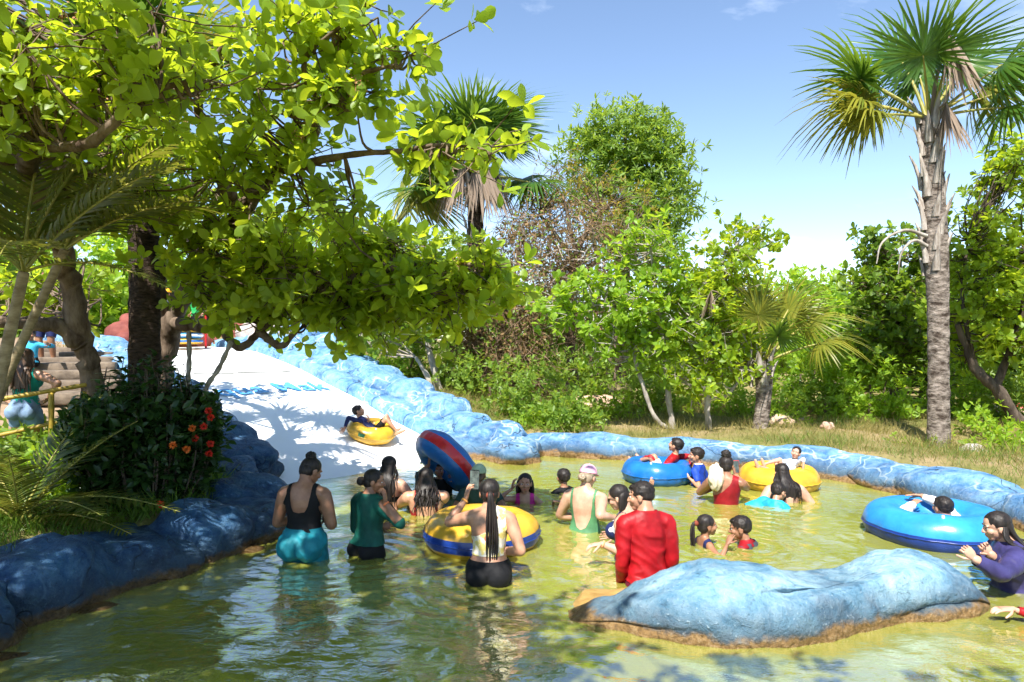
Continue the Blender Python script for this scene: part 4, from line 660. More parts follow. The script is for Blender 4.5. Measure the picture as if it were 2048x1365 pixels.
# loose stones
MAT['stone'] = pmat('grey_stone', (0.26, 0.22, 0.20), (0.48, 0.42, 0.38), 5, .9, bump=.6, bscale=18); MAT['pinkstone'] = pmat('pinkish_stone', (0.40, 0.24, 0.17), (0.56, 0.40, 0.31), 5, .9, bump=.6, bscale=18); MAT['redrock'] = pmat('red_painted_rock', (0.13, 0.03, 0.025), (0.26, 0.075, 0.055), 2.5, .8, bump=.7, bscale=10)
def stone(name, c, r_, mat, seed, label, cat='stone', parent=None):
    V, F = ICO[3]; V = V * (1 + .3 * pnoise(V, 1.5, seed)[:, None] + .1 * pnoise(V, 4, seed)[:, None]); G = Geo(); G.add(V * np.array(r_) + np.array(c), F); o = G.obj(name, mat, parent); return tag(o, label, cat) if label else o
def onp(u, d, up=0): x = (u - 1024) / FPX * d; return (x, d, Hs(x, d) + up)
stone('stone', PX(1945, 912, 10.0), (.22, .2, .17), MAT['stone'], 5, 'grey rounded stone on top of the bank right of the tall palm')
stone('stone', onp(1560, 13.2, .06), (.26, .2, .12), MAT['pinkstone'], 6, 'flat pinkish stone on the lawn right of the short palm')
stone('stone', onp(1590, 13.6, .06), (.22, .2, .12), MAT['pinkstone'], 7, 'small pale stone behind the flat pinkish one')
stone('stone', onp(1655, 12.2, .04), (.12, .1, .09), MAT['pinkstone'], 8, 'little stone in the dry grass left of the tall palm')
stone('stone', onp(1990, 14.0, .1), (.7, .4, .22), MAT['pinkstone'], 9, 'pink earth boulder on the bank at the right edge')
stone('stone', onp(1190, 15.5, .05), (.7, .4, .22), MAT['pinkstone'], 10, 'pinkish earth bank boulder under the thicket')
# ---------------------------------------------------------------- people
def loft(G, C, X, Y, rx, ry, n=16, mi=0):
    """closed tube through ring centres C with axes X, Y and radii rx, ry (rounded ends)"""
    C = np.asarray(C, float); m = len(C); an = np.arange(n) * 2 * math.pi / n; V = np.concatenate([C[i] + rx[i] * np.cos(an)[:, None] * X[i] + ry[i] * np.sin(an)[:, None] * Y[i] for i in range(m)]); i0 = np.arange(n)
    F = [np.stack([k * n + i0, k * n + (i0 + 1) % n, (k + 1) * n + (i0 + 1) % n, (k + 1) * n + i0], 1) for k in range(m - 1)]; G.add(V, np.concatenate(F), mi)
    e0 = C[0] + (C[0] - C[1]) / (np.linalg.norm(C[0] - C[1]) + 1e-9) * min(rx[0], ry[0]) * .5; e1 = C[-1] + (C[-1] - C[-2]) / (np.linalg.norm(C[-1] - C[-2]) + 1e-9) * min(rx[-1], ry[-1]) * .5
    G.add(np.vstack([V[:n], e0]), np.stack([(i0 + 1) % n, i0, np.full(n, n)], 1), mi); G.add(np.vstack([V[-n:], e1]), np.stack([i0, (i0 + 1) % n, np.full(n, n)], 1), mi)
def limb(G, pts, n=12, mi=0, fl=1.0):
    P = np.array([tuple(p[0]) for p in pts]); r_ = np.array([p[1] for p in pts]); T = unit(np.gradient(P, axis=0)); x, y, _ = frame(T[0]); X = []; Y = []
    for t in T: x = x - t * (x @ t); x /= np.linalg.norm(x); X.append(x.copy()); Y.append(np.cross(t, x))
    e = .7
    C = np.vstack([P[0] - T[0] * r_[0] * e, P, P[-1] + T[-1] * r_[-1] * e]); rr = np.concatenate([[r_[0] * .62], r_, [r_[-1] * .62]]); loft(G, C, [X[0]] + X + [X[-1]], [Y[0]] + Y + [Y[-1]], rr, rr * fl, n, mi)
def ell(G, c, r_, Rm=None, sub=3, mi=0):
    V, F = ICO[sub]; W = V * np.array(r_)
    if Rm is not None: W = W @ np.array(Rm).T
    G.add(W + np.array(c), F, mi)
def remesh(G, vox, it=5):
    me = G.mesh('tmp'); o = bpy.data.objects.new('tmp', me); col.objects.link(o)
    m = o.modifiers.new('r', 'REMESH'); m.mode = 'VOXEL'; m.voxel_size = vox; m.use_smooth_shade = True; s_ = o.modifiers.new('s', 'SMOOTH'); s_.factor = .5; s_.iterations = it
    bpy.context.view_layer.update(); dg = bpy.context.evaluated_depsgraph_get(); ev = o.evaluated_get(dg); em = ev.to_mesh(); nv = len(em.vertices); V = np.zeros(nv * 3, np.float32); em.vertices.foreach_get('co', V); Nn = np.zeros(nv * 3, np.float32); em.vertices.foreach_get('normal', Nn)
    F = np.array([tuple(p.vertices) if len(p.vertices) == 4 else tuple(p.vertices) + (p.vertices[-1],) for p in em.polygons]); ev.to_mesh_clear(); bpy.data.objects.remove(o); bpy.data.meshes.remove(me); return V.reshape(-1, 3).astype(float), F, Nn.reshape(-1, 3).astype(float)
def clip_shell(V, F, N, f, off, seed=0.0, wr=0.0):
    """the part of the quad mesh where the scalar field f > 0, pushed out along the normals"""
    o_ = off + (wr * (.7 * pnoise(V * (1, 1, .6), 8.0, seed) + 1.1 * (.5 - np.abs(pnoise(V * (1.1, 1, .8) + V[:, [2, 0, 1]] * .5, 11.0, seed + 9)) * 2.2)) if wr else 0); W = V + N * np.reshape(np.maximum(o_, min(off, .0045)), (-1, 1)) if np.ndim(o_) else V + N * o_
    T = np.concatenate([F[:, [0, 1, 2]], F[:, [0, 2, 3]]]); T = T[(T[:, 1] != T[:, 2]) & (T[:, 0] != T[:, 2])]; s_ = f[T] > 0; c = s_.sum(1); G = Geo(); full = T[c == 3]
    used, inv = np.unique(full, return_inverse=True)
    if len(full): G.add(W[used], inv.reshape(-1, 3))
    nv = []; nf = []
    for t in T[(c == 1) | (c == 2)]:
        poly = []
        for a, b in ((0, 1), (1, 2), (2, 0)):
            ia, ib = t[a], t[b]
            if f[ia] > 0: poly.append(W[ia])
            if (f[ia] > 0) != (f[ib] > 0): q = f[ia] / (f[ia] - f[ib]); poly.append(W[ia] + (W[ib] - W[ia]) * q)
        for k in range(1, len(poly) - 1): nf.append((len(nv), len(nv) + 1, len(nv) + 2)); nv += [poly[0], poly[k], poly[k + 1]]
    if nv: G.add(np.array(nv), np.array(nf))
    return G
TORSO = {'f': [(.465, .045, .05, 0), (.49, .092, .072, -.004), (.52, .106, .082, -.010), (.55, .104, .079, -.008), (.59, .088, .066, 0), (.63, .079, .060, .002), (.67, .083, .062, .004), (.715, .093, .072, .008), (.755, .098, .067, .004), (.79, .098, .052, -.004), (.815, .078, .043, -.008), (.838, .040, .036, -.008), (.86, .030, .032, -.004), (.90, .030, .032, .004)],
         'm': [(.465, .045, .05, 0), (.49, .088, .068, -.004), (.52, .096, .074, -.007), (.55, .094, .070, -.004), (.60, .086, .064, 0), (.65, .090, .066, .002), (.70, .096, .069, .004), (.745, .103, .071, .003), (.785, .104, .056, -.004), (.813, .084, .046, -.009), (.838, .046, .042, -.008), (.86, .036, .038, -.003), (.90, .034, .036, .004)],
         'k': [(.465, .04, .045, 0), (.49, .078, .062, -.003), (.52, .084, .066, -.005), (.56, .078, .060, 0), (.61, .074, .056, .003), (.66, .078, .056, .002), (.71, .083, .055, .002), (.75, .084, .052, 0), (.775, .076, .044, -.004), (.80, .055, .036, -.006), (.82, .030, .030, -.005), (.88, .027, .029, .003)]}
SKIN = {'light': ((.50, .27, .18), (.56, .33, .23)), 'tan': ((.40, .20, .12), (.47, .25, .155)), 'brown': ((.26, .12, .065), (.33, .16, .09))}
for k_, (a_, b_) in SKIN.items(): MAT['skin_' + k_] = pmat('skin_' + k_, tuple(x * .86 for x in a_), tuple(x * 1.06 for x in b_), 9, .40, .45, .2, 70, None, .004)
t = NT('black_hair'); t.set(.5, .3); n_ = t.noise(60, 3, .5, stretch=(1, 1, .12)); t.base(t.ramp(n_, [(.3, (.006, .005, .005)), (.7, (.028, .020, .016))])); t.bump(n_, .6, .006); MAT['hair'] = t.m
MAT['hair_br'] = pmat('brown_hair', (.035, .018, .010), (.10, .055, .03), 50, .4, .4, .5, 60, (1, 1, .12), .006); MAT['hair_gr'] = pmat('blond_grey_hair', (.20, .15, .10), (.40, .32, .23), 50, .45, .4, .5, 60, (1, 1, .12), .006)
MAT['lip'] = pmat('lips', (.34, .10, .08)); MAT['eyew'] = pmat('eye_white', (.75, .72, .68), rough=.2); MAT['eyed'] = pmat('iris', (.02, .012, .008), rough=.15)
_cl = {}
def cloth(c, rough=.75, spec=.25, c2=None, sc_=6):
    key = (c, rough, c2)
    if key not in _cl: _cl[key] = pmat('fabric', tuple(x * .72 for x in c) if not c2 else c, c2 or tuple(min(1, x * 1.3) for x in c), sc_, rough, spec, .25, 130, None, .002)
    return _cl[key]
def A3(v): return np.array(tuple(v), float)
def rx3(M_): return np.array(M_)
def rot(a, ax): return np.array(Matrix.Rotation(a, 3, ax))
def hand(G, wr, d, palm, s, curl=.6, spread=.12, side=1):
    """palm + five separate fingers; d = pointing direction, palm = direction the palm faces"""
    d = unit(A3(d)); palm = A3(palm); palm = unit(palm - d * (palm @ d)); x = np.cross(d, palm) * side; L_ = .092 * s; w = .040 * s
    loft(G, [wr - d * .012 * s, wr + d * .012 * s, wr + d * L_ * .45, wr + d * L_ * .9, wr + d * L_], [x] * 5, [palm] * 5, [.024 * s, .028 * s, w, w * .98, w * .8], [.018 * s, .018 * s, .017 * s, .014 * s, .010 * s], 12)
    for k, (o_, ln) in enumerate(((-.75, .070), (-.25, .079), (.25, .074), (.75, .058))):
        p = wr + d * L_ * (.95 - .06 * abs(o_)) - x * o_ * w; a = curl * (.45 + .1 * k); dd = unit(d - x * o_ * spread); pts = [(p - dd * .01 * s, .0088 * s)]; ang = a * .5
        for q, fr_ in enumerate((.45, .32, .23)):
            v = unit(dd * math.cos(ang) + palm * math.sin(ang)); p = p + v * ln * s * fr_; pts.append((p, (.0085, .0078, .0066)[q] * s)); ang += a
        limb(G, pts, 7)
    p = wr + d * .026 * s + x * w * .75 + palm * .006 * s; v = unit(d * .75 + x * .8 + palm * .25); q = p + v * .036 * s; v2 = unit(d * .95 + x * .25 + palm * (.25 + .5 * curl)); limb(G, [(p - v * .01 * s, .0115 * s), (q, .0105 * s), (q + v2 * .03 * s, .009 * s), (q + v2 * .052 * s, .0068 * s)], 7)
def ik(a, b, l1, l2, pole):
    v = b - a; D = np.linalg.norm(v); D = max(min(D, (l1 + l2) * .999), abs(l1 - l2) + .02); u = v / (np.linalg.norm(v) + 1e-9); b = a + u * D; x = (l1 * l1 - l2 * l2 + D * D) / (2 * D); h = math.sqrt(max(l1 * l1 - x * x, 0)); p = A3(pole); p = p - u * (p @ u); p = p / (np.linalg.norm(p) + 1e-9); return a + u * x + p * h, b
def person(label, x, y, top, Ht, face, sex='f', skin='tan', lean=0, side=0, twist=0, pel=0, hyaw=0, hpitch=0, hscale=1.0, armL=None, armR=None, legs=None, hair='bun', hmat='hair', clothes=(), bulk=1.0, facef=False, vox=.0105, cap=None, hips=1.0, name='person', strap=None, glasses=False, bands=(), hair_long=.3, elev=None):
    """face: yaw in degrees, 0 looks away from the camera (+Y), 90 looks to the left (-X), 180 looks at the camera"""
    yaw = R(face); Ry = rot(yaw, 'Z'); prof = TORSO[sex]; k = Ht; t0 = .53
    kid = sex == 'k'; sh = {'f': .104, 'm': .110, 'k': .090}[sex]; hh = .132 * k * hscale * (1.18 if kid else 1.0); tn = prof[-1][0] - .042
    def Rt(t): q = np.clip((t - t0) / (.84 - t0), 0, 1); return Ry @ rot(-R(pel + lean * q), 'X') @ rot(R(side * q), 'Y') @ rot(R(twist * q), 'Z')
    ts = np.linspace(.45, .92, 48); sp_ = [np.zeros(3)]
    for a, b in zip(ts[:-1], ts[1:]): sp_.append(sp_[-1] + Rt((a + b) / 2) @ np.array((0, 0, (b - a) * k)))
    sp_ = np.array(sp_)
    def S(t): return np.array([np.interp(t, ts, sp_[:, c]) for c in range(3)])
    p0 = S(t0); sp_ = sp_ - p0
    Rh = Rt(.84) @ rot(R(hyaw), 'Z') @ rot(-R(hpitch), 'X'); hc0 = S(tn) + Rt(tn) @ np.array((0, .004 * k, 0)) + Rh @ np.array((0, .10 * hh, .38 * hh)); ztop = hc0[2] + .5 * hh
    pz = top - ztop if elev is None else elev; org = np.array((x, y, pz)); sp_ = sp_ + org; hc = hc0 + org
    G = Geo(); GH = Geo(); rad = []
    C = []; X = []; Yv = []; rx_ = []; ry_ = []
    for t, a, b, o_ in prof: Rm = Rt(t); C.append(S(t) + Rm @ np.array((0, o_ * k, 0))); X.append(Rm[:, 0]); Yv.append(Rm[:, 1]); bb = bulk if t < .83 else 1 + (bulk - 1) * .3; hp = hips if t < .58 else 1; rx_.append(a * k * bb * hp); ry_.append(b * k * bb * (1 + (hp - 1) * .6))
    loft(G, C, X, Yv, rx_, ry_, 20)
    Rp = Rt(t0); Rc = Rt(.72)
    if sex == 'f':
        for s_ in (-1, 1):
            ell(G, S(.725) + Rc @ np.array((s_ * .046 * k, .058 * k * bulk, 0)), (.043 * k * bulk, .040 * k * bulk, .044 * k * bulk)); ell(G, S(.515) + Rp @ np.array((s_ * .050 * k, -.052 * k * bulk, -.008 * k)), np.array((.056, .048, .055)) * k * bulk * hips)
    else:
        for s_ in (-1, 1): ell(G, S(.51) + Rp @ np.array((s_ * .044 * k, -.040 * k, -.006 * k)), np.array((.05, .042, .05)) * k * bulk)
    bones = {}; Rsh = Rt(.79); la, lf = .170 * k, .150 * k; hs = k / 1.66 * (1.05 if kid else 1.0); tb = {'f': .782, 'm': .778, 'k': .752}[sex]; wristpos = {}
    for nm, s_, arm in (('L', -1, armL), ('R', 1, armR)):
        shp = S(tb) + Rsh @ np.array((s_ * sh * k * (1 + (bulk - 1) * .6), -.004 * k, 0)); arm = arm or {}
        tg = A3(arm['to']) if 'to' in arm else shp + Ry @ np.array(arm.get('rel', (s_ * .06, .04, -.30))) * (k / 1.66)
        pole = Ry @ np.array(arm.get('pole', (s_ * .5, -.8, -.2))); el, wr = ik(shp, tg, la, lf, pole); ra = (.036 if sex != 'm' else .040) * k * (1 + (bulk - 1) * 1.1) * (.82 if kid else 1)
        limb(G, [(shp, ra * 1.02), (shp + (el - shp) * .35, ra * .98), (shp + (el - shp) * .75, ra * .80), (el, ra * .72)], 14); limb(G, [(el, ra * .72), (el + (wr - el) * .3, ra * .74), (el + (wr - el) * .7, ra * .56), (wr, ra * .44)], 14)
        limb(G, [(S(tb + .03) + Rsh @ np.array((s_ * .03 * k, -.01 * k, 0)), .032 * k), (shp, .036 * k)], 12)
        hd = arm.get('hd'); hd = A3(hd) if hd is not None else unit(wr - el); pm_ = A3(arm['palm']) if 'palm' in arm else Ry @ np.array((-s_ * .9, .1, .1)); hand(GH, wr, hd, pm_, hs, arm.get('curl', .7), side=-s_); bones['arm' + nm] = (shp, el, wr, ra); wristpos[nm] = (wr, unit(wr - el), ra * .44)
    fl = float(H(np.array([x]), np.array([y]))[0]) if y < 12 and elev is None else None
    for nm, s_ in (('L', -1), ('R', 1)):
        hp = S(.505) + Rp @ np.array((s_ * .052 * k, 0, 0)); lt, ls = .235 * k, .235 * k
        if legs and nm in legs: ft = A3(legs[nm]['to']); pole = Ry @ np.array(legs[nm].get('pole', (0, 1, .3)))
        else: zf = (fl if fl is not None else hp[2] - .46 * k) + .045 * k; ft = np.array((hp[0], hp[1], max(zf, hp[2] - .46 * k))) + Ry @ np.array((s_ * .02, .0, 0)); pole = Ry @ np.array((s_ * .15, 1, 0))
        kn, an_ = ik(hp, ft, lt, ls, pole); rt = (.056 if sex == 'f' else .052) * k * bulk * (.85 if kid else 1) * (1 + (hips - 1) * .5)
        limb(G, [(hp, rt * 1.05), (hp + (kn - hp) * .35, rt), (hp + (kn - hp) * .75, rt * .76), (kn, rt * .66)], 14); limb(G, [(kn, rt * .66), (kn + (an_ - kn) * .3, rt * .68), (kn + (an_ - kn) * .7, rt * .48), (an_, rt * .40)], 12)
        fd = Ry @ np.array((s_ * .15, 1, 0)) if not (legs and nm in legs and 'toe' in legs[nm]) else A3(legs[nm]['toe']); limb(G, [(an_ - fd * .02 * k + (0, 0, -.02 * k), .024 * k), (an_ + fd * .06 * k + (0, 0, -.028 * k), .024 * k), (an_ + fd * .105 * k + (0, 0, -.032 * k), .018 * k)], 10); bones['leg' + nm] = (hp, kn, an_, rt)
    # head (unit: head height)
    def Hp(a): return hc + Rh @ (np.array(a) * hh)
    GD = Geo(); ell(GD, Hp((0, -.06, .13)), np.array((.365, .435, .375)) * hh, Rh, 4); ell(GD, Hp((0, .09, -.10)), np.array((.295, .315, .36)) * hh, Rh, 4); ell(GD, Hp((0, .24, -.36)), np.array((.17, .14, .13)) * hh, Rh); limb(GD, [(Hp((0, .405, .05)), .030 * hh), (Hp((0, .46, -.06)), .045 * hh), (Hp((0, .475, -.11)), .060 * hh)], 8)
    ell(GD, Hp((0, .365, -.24)), np.array((.13, .07, .055)) * hh, Rh); ell(GD, Hp((0, .345, -.30)), np.array((.11, .07, .05)) * hh, Rh)
    for s_ in (-1, 1): ell(GD, Hp((s_ * .355, -.04, -.06)), np.array((.045, .10, .155)) * hh, Rh); ell(GD, Hp((s_ * .19, .26, -.10)), np.array((.12, .13, .12)) * hh, Rh); ell(GD, Hp((s_ * .14, .33, .11)), np.array((.13, .06, .04)) * hh, Rh); ell(GD, Hp((s_ * .065, .43, -.12)), np.array((.045, .05, .04)) * hh, Rh, 2)
    limb(GD, [(Hp((0, -.02, -.2)), .23 * hh), (S(tn), .031 * k), (S(tn - .03), .034 * k)], 14)
    V, F, N = remesh(G, vox); Vh, Fh, Nh = remesh(GD, min(.0065, hh * .032), 2)
    root_n = name; me_g = Geo(); me_g.add(V, F); me_g.add(Vh, Fh)
    for kk in (3, 4):
        for f_ in GH.F[kk]: pass
    VH = np.concatenate(GH.V); n0 = me_g.n; me_g.V.append(VH); me_g.n += len(VH)
    for kk in (3, 4):
        for f_ in GH.F[kk]: me_g.F[kk].append(f_ + n0); me_g.Mi[kk].append(np.zeros(len(f_), np.int32)); me_g.T[kk].append(np.zeros(len(f_), np.float32))
    body = me_g.obj(name, MAT['skin_' + skin]); tag(body, label, 'person')
    # body coordinates for the clothes
    tv = np.array([S(t) for t in ts]); dd = np.linalg.norm(V[:, None] - tv[None], axis=2); it = dd.argmin(1); tt = ts[it].copy(); Rs = np.array([Rt(t) for t in ts])[it]; loc = np.einsum('nij,ni->nj', Rs, V - tv[it]); tt += loc[:, 2] / k
    pr = np.array(prof); rX = np.interp(tt, pr[:, 0], pr[:, 1]); rY = np.interp(tt, pr[:, 0], pr[:, 2]); xl, yl = loc[:, 0] / k, loc[:, 1] / k; dt = np.hypot(xl / rX, yl / rY)
    B = dict(t=tt, x=xl, y=yl, dt=dt)
    def segd(P, a, b): e = b - a; u = np.clip(((P - a) @ e) / (e @ e), 0, 1); return np.linalg.norm(P - a - u[:, None] * e, axis=1), u
    for nm in ('armL', 'armR', 'legL', 'legR'):
        a, b, c, r_ = bones[nm]; d1, u1 = segd(V, a, b); d2, u2 = segd(V, b, c); B[nm] = np.where(d1 < d2, u1, 1 + u2); B[nm + 'd'] = np.minimum(d1, d2) / r_
    armd = np.minimum(B['armLd'], B['armRd']); B['arm'] = np.where(B['armLd'] < B['armRd'], B['armL'], B['armR']); B['onarm'] = np.clip(np.minimum(dt, 9) - armd, -1, 1) + np.clip((B['arm'] - .12) * 6, -1, .6); legd = np.minimum(B['legLd'], B['legRd']); B['leg'] = np.where(B['legLd'] < B['legRd'], B['legL'], B['legR']); B['onleg'] = np.where(tt < .5, 1.0, -1.0); B['k'] = k; B['bulk'] = bulk; B['V'] = V; B['isleg'] = (legd < dt) & (B['leg'] > .22) & (legd < 1.4); B['isarm'] = (armd < 1.3) & (armd < dt) & (B['arm'] > .10)
    for i, (gn, fn, mat, off, wr_) in enumerate(clothes):
        f = fn(B); g = clip_shell(V, F, N, f, off, i * 3.3 + x * 5, wr_)
        if g.n: g.obj(gn, mat, body)
    # hair
    hm = MAT[hmat]; g = Geo(); rgh = np.random.default_rng(int(abs(x * 1000)) + int(y * 100))
    if hair != 'none':
        short = hair == 'short'; V0, F0 = ICO[4]
        def lock(c, r_, amp=.05, fq=3.0, bx=None):
            W = V0 * (1 + amp * pnoise(V0 * (1, 1, .5), fq, rgh.random() * 50)[:, None]) * np.array(r_) * hh; W = W @ Rh.T + Hp(c); g.add(W, F0)
        lock((0, -.095, .165), (.395, .435, .385), .05 if not short else .07, 3 if not short else 7); lock((0, -.22, -.02 if not short else .02), (.345, .30, .36 if not short else .27), .05)
        if short: lock((0, .06, .34), (.27, .30, .15), .30, 8); lock((0, -.10, .17), (.405, .44, .385), .13, 12)
        if hair == 'bun': lock((0, -.28, .52), (.22, .21, .19), .35, 5)
        if hair == 'highbun': lock((0, -.16, .62), (.25, .24, .26), .35, 5)
        if hair == 'lowbun': lock((0, -.60, -.08), (.20, .19, .19), .3, 5)
        def strand(pts, r0, r1, n=10, flat=1.0):
            P = smooth_path(pts, 5); limb(g, list(zip(P, np.linspace(r0, r1, len(P)))), n, 0, flat)
        back = unit(Rh @ np.array((0, -1., 0))); dn = np.array((0, 0, -1.)); rt_ = Rh[:, 0]; bk = unit(Rt(.75) @ np.array((0, -1., 0)))
        if hair in ('pony', 'longpony'):
            ln = hair_long; b = Hp((0, -.52, .12 if hair == 'pony' else -.02)); nb = 5
            for j in range(18):
                o_ = rt_ * rgh.normal(0, .018) + back * rgh.normal(0, .01); l_ = ln * rgh.uniform(.75, 1.05); strand([b - back * .02, b + back * .035 + o_ * .3, b + back * .05 + dn * l_ * .45 + o_ * 1.2, b + back * .035 + dn * l_ + o_ * 1.0], .017 * hh / .21, .004, 7)
            q = Geo(); ell(q, b + back * .012, np.array((.034, .03, .03)) * hh / .21, Rh, 2); q.obj('hair_tie', cloth((.22, .05, .03)), body)
        if hair in ('long', 'curly'):
            ln = hair_long; tipm = S(.80) + bk * .066 * k * bulk + dn * max(ln * .85 - .25, .04); Pm = smooth_path([Hp((0, -.30, .10)), Hp((0, -.40, -.35)), S(.80) + bk * .058 * k * bulk, tipm], 6); Rr = [rt_] * len(Pm); loft(g, Pm, Rr, [bk] * len(Pm), np.interp(np.linspace(0, 1, len(Pm)), [0, .4, .8, 1], [.33 * hh, .34 * hh, .085 * k, .05 * k]), np.interp(np.linspace(0, 1, len(Pm)), [0, .4, 1], [.2 * hh, .13 * hh, .018]), 14)
            for j in range(44 if hair == 'long' else 34):
                a = rgh.uniform(-1.08, 1.08) if hair == 'long' else rgh.uniform(-1, 1); b = Hp((.30 * math.sin(a * 1.35), -.12 - .22 * math.cos(a * 1.35), .06)); l_ = ln * rgh.uniform(.72, 1.05); o_ = rt_ * a * .05 * hh / .2
                w1, w2 = (rgh.normal(0, .012, 3), rgh.normal(0, .012, 3)) if hair == 'long' else (rgh.normal(0, .03, 3), rgh.normal(0, .04, 3)); neck = S(.80) + bk * .062 * k * bulk + rt_ * a * .075 * k; tip = S(.80) + bk * (.074 * k * bulk) + rt_ * a * .085 * k + dn * max(l_ - .25, .05)
                strand([b, b + back * .012 + dn * .11 + o_, neck + w1, tip + w2], .014 * hh / .21, .004, 6)
        if hair == 'bob':
            for j in range(22):
                a = (j / 21 - .5) * 2.3; b = Hp((.36 * math.sin(a), -.12 - .30 * math.cos(a), .05)); strand([b, b + dn * .10 + rt_ * a * .02, b + dn * hair_long + rt_ * a * .012 + back * .01], .030 * hh / .21, .008, 7)
        g.obj('hair', hm, body)
    if facef:
        for s_ in (-1, 1):
            q = Geo(); ell(q, Hp((s_ * .135, .345, .02)), np.array((.062, .04, .036)) * hh, Rh, 2); o = q.obj('eye', MAT['eyew'], body); q = Geo(); ell(q, Hp((s_ * .135, .372, .02)), np.array((.030, .018, .033)) * hh, Rh, 2); q.obj('iris', MAT['eyed'], o)
            q = Geo(); limb(q, [(Hp((s_ * .06, .385, .125)), .014 * hh), (Hp((s_ * .14, .385, .15)), .016 * hh), (Hp((s_ * .22, .33, .125)), .010 * hh)], 6); q.obj('eyebrow', MAT['hair'], body)
        q = Geo(); ell(q, Hp((0, .408, -.245)), np.array((.095, .035, .022)) * hh, Rh, 2); ell(q, Hp((0, .395, -.285)), np.array((.085, .035, .024)) * hh, Rh, 2); q.obj('lips', MAT['lip'], body)
    if cap:
        q = Geo(); V0, F0 = ICO[4]; m_ = V0[:, 2] > -.12; W = V0 * np.array((.43, .49, .43)) * hh; W[:, 2] = np.maximum(W[:, 2], -.05 * hh); q.add(W @ Rh.T + Hp((0, -.05, .20)), F0); o = q.obj('cap', cloth(cap), body); q = Geo(); V1 = ICO[3][0] * np.array((.30, .30, .03)) * hh; q.add(V1 @ (Rh @ rot(-.15, 'X')).T + Hp((0, .48, .17)), ICO[3][1]); q.obj('brim', cloth(cap), o); q = Geo(); ell(q, Hp((0, -.05, .63)), np.array((.03, .03, .02)) * hh, Rh, 2); q.obj('button', cloth(cap), o)
    if glasses:
        q = Geo(); [limb(q, [(Hp((s_ * .30, .28, .04)), .016 * hh), (Hp((s_ * .38, .0, .03)), .014 * hh)], 6) for s_ in (-1, 1)]; [ell(q, Hp((s_ * .15, .40, .0)), np.array((.12, .025, .09)) * hh, Rh, 2) for s_ in (-1, 1)]; limb(q, [(Hp((-.1, .43, .03)), .012 * hh), (Hp((.1, .43, .03)), .012 * hh)], 6); q.obj('sunglasses', MAT['eyed'], body)
    for nm, c_ in bands:
        wr, dv, r_ = wristpos[nm]; q = Geo(); xx, yy, _ = frame(dv); r_ = r_ * 1.12; an = np.linspace(0, 2 * math.pi, 17)[:-1]; Vb = [wr - dv * .02 + dv * z_ + rr_ * r_ * (math.cos(a) * xx + math.sin(a) * yy) for z_, rr_ in ((0, 1.0), (0, 1.12), (.016, 1.12), (.016, 1.0)) for a in an]; i0 = np.arange(16); q.add(Vb, np.concatenate([np.stack([kq * 16 + i0, kq * 16 + (i0 + 1) % 16, (kq + 1) * 16 + (i0 + 1) % 16, (kq + 1) * 16 + i0], 1) for kq in range(3)])); q.obj('wristband', cloth(c_), body)
    return body, dict(wr=wristpos, S=S, Rt=Rt, Hp=Hp, hh=hh, Ry=Ry)
# garment fields
def mn(*a): return np.minimum.reduce([np.broadcast_to(q, np.shape(a[0])) if np.ndim(q) == 0 else q for q in a])
def shirt(lo=.50, hi=.835, sl=2.1):
    def f(B):
        on = B['isarm']; r_ = np.where(on, (sl - B['arm']) * .2, mn(B['t'] - lo, hi - B['t'])); return np.where((B['arm'] < .3) & (B['onarm'] > -.5) & (B['t'] < hi), np.maximum(r_, .01), np.where(B['isleg'] & ~on, -.02, r_))
    return f
def shorts(hi=.60, end=.45):
    def f(B): return np.where(B['isleg'], (end - B['leg']) * .3, mn(hi - B['t'], (end - B['leg']) * .3 + np.where(B['t'] > .5, .3, 0), np.where(B['isarm'] & (B['arm'] > .3), -1, 1) * .05))
    return f
def top_(back, front, lo=.5, xmax=.105):
    """swim top: upper edge as a curve over |x| (or x) for the back and the front"""
    def f(B):
        ax = B['x'] if back[0][0] < 0 else np.abs(B['x']); bx_, by_ = zip(*back); fx, fy = zip(*front); e = np.where(B['y'] < 0, np.interp(ax, bx_, by_), np.interp(ax if front[0][0] < 0 else np.abs(B['x']), fx, fy)); xm = np.interp(B['t'], [.62, .68, .73, .79], [.3, .115, .098, .086]) * (1 + (B['bulk'] - 1) * .9); return np.where(B['isarm'] & (B['arm'] > .3), -.02, mn(e - B['t'], B['t'] - lo, xm - np.abs(B['x'])))
    return f
TANK = [(0, .69), (.03, .695), (.045, .72), (.056, .78), (.060, .9), (.078, .9), (.083, .78), (.10, .745)]
FRONT = [(0, .77), (.04, .78), (.055, .9), (.076, .9), (.085, .76), (.10, .74)]
STRAP = [(0, .655), (.05, .66), (.064, .68), (.067, .9), (.074, .9), (.077, .68), (.10, .70)]
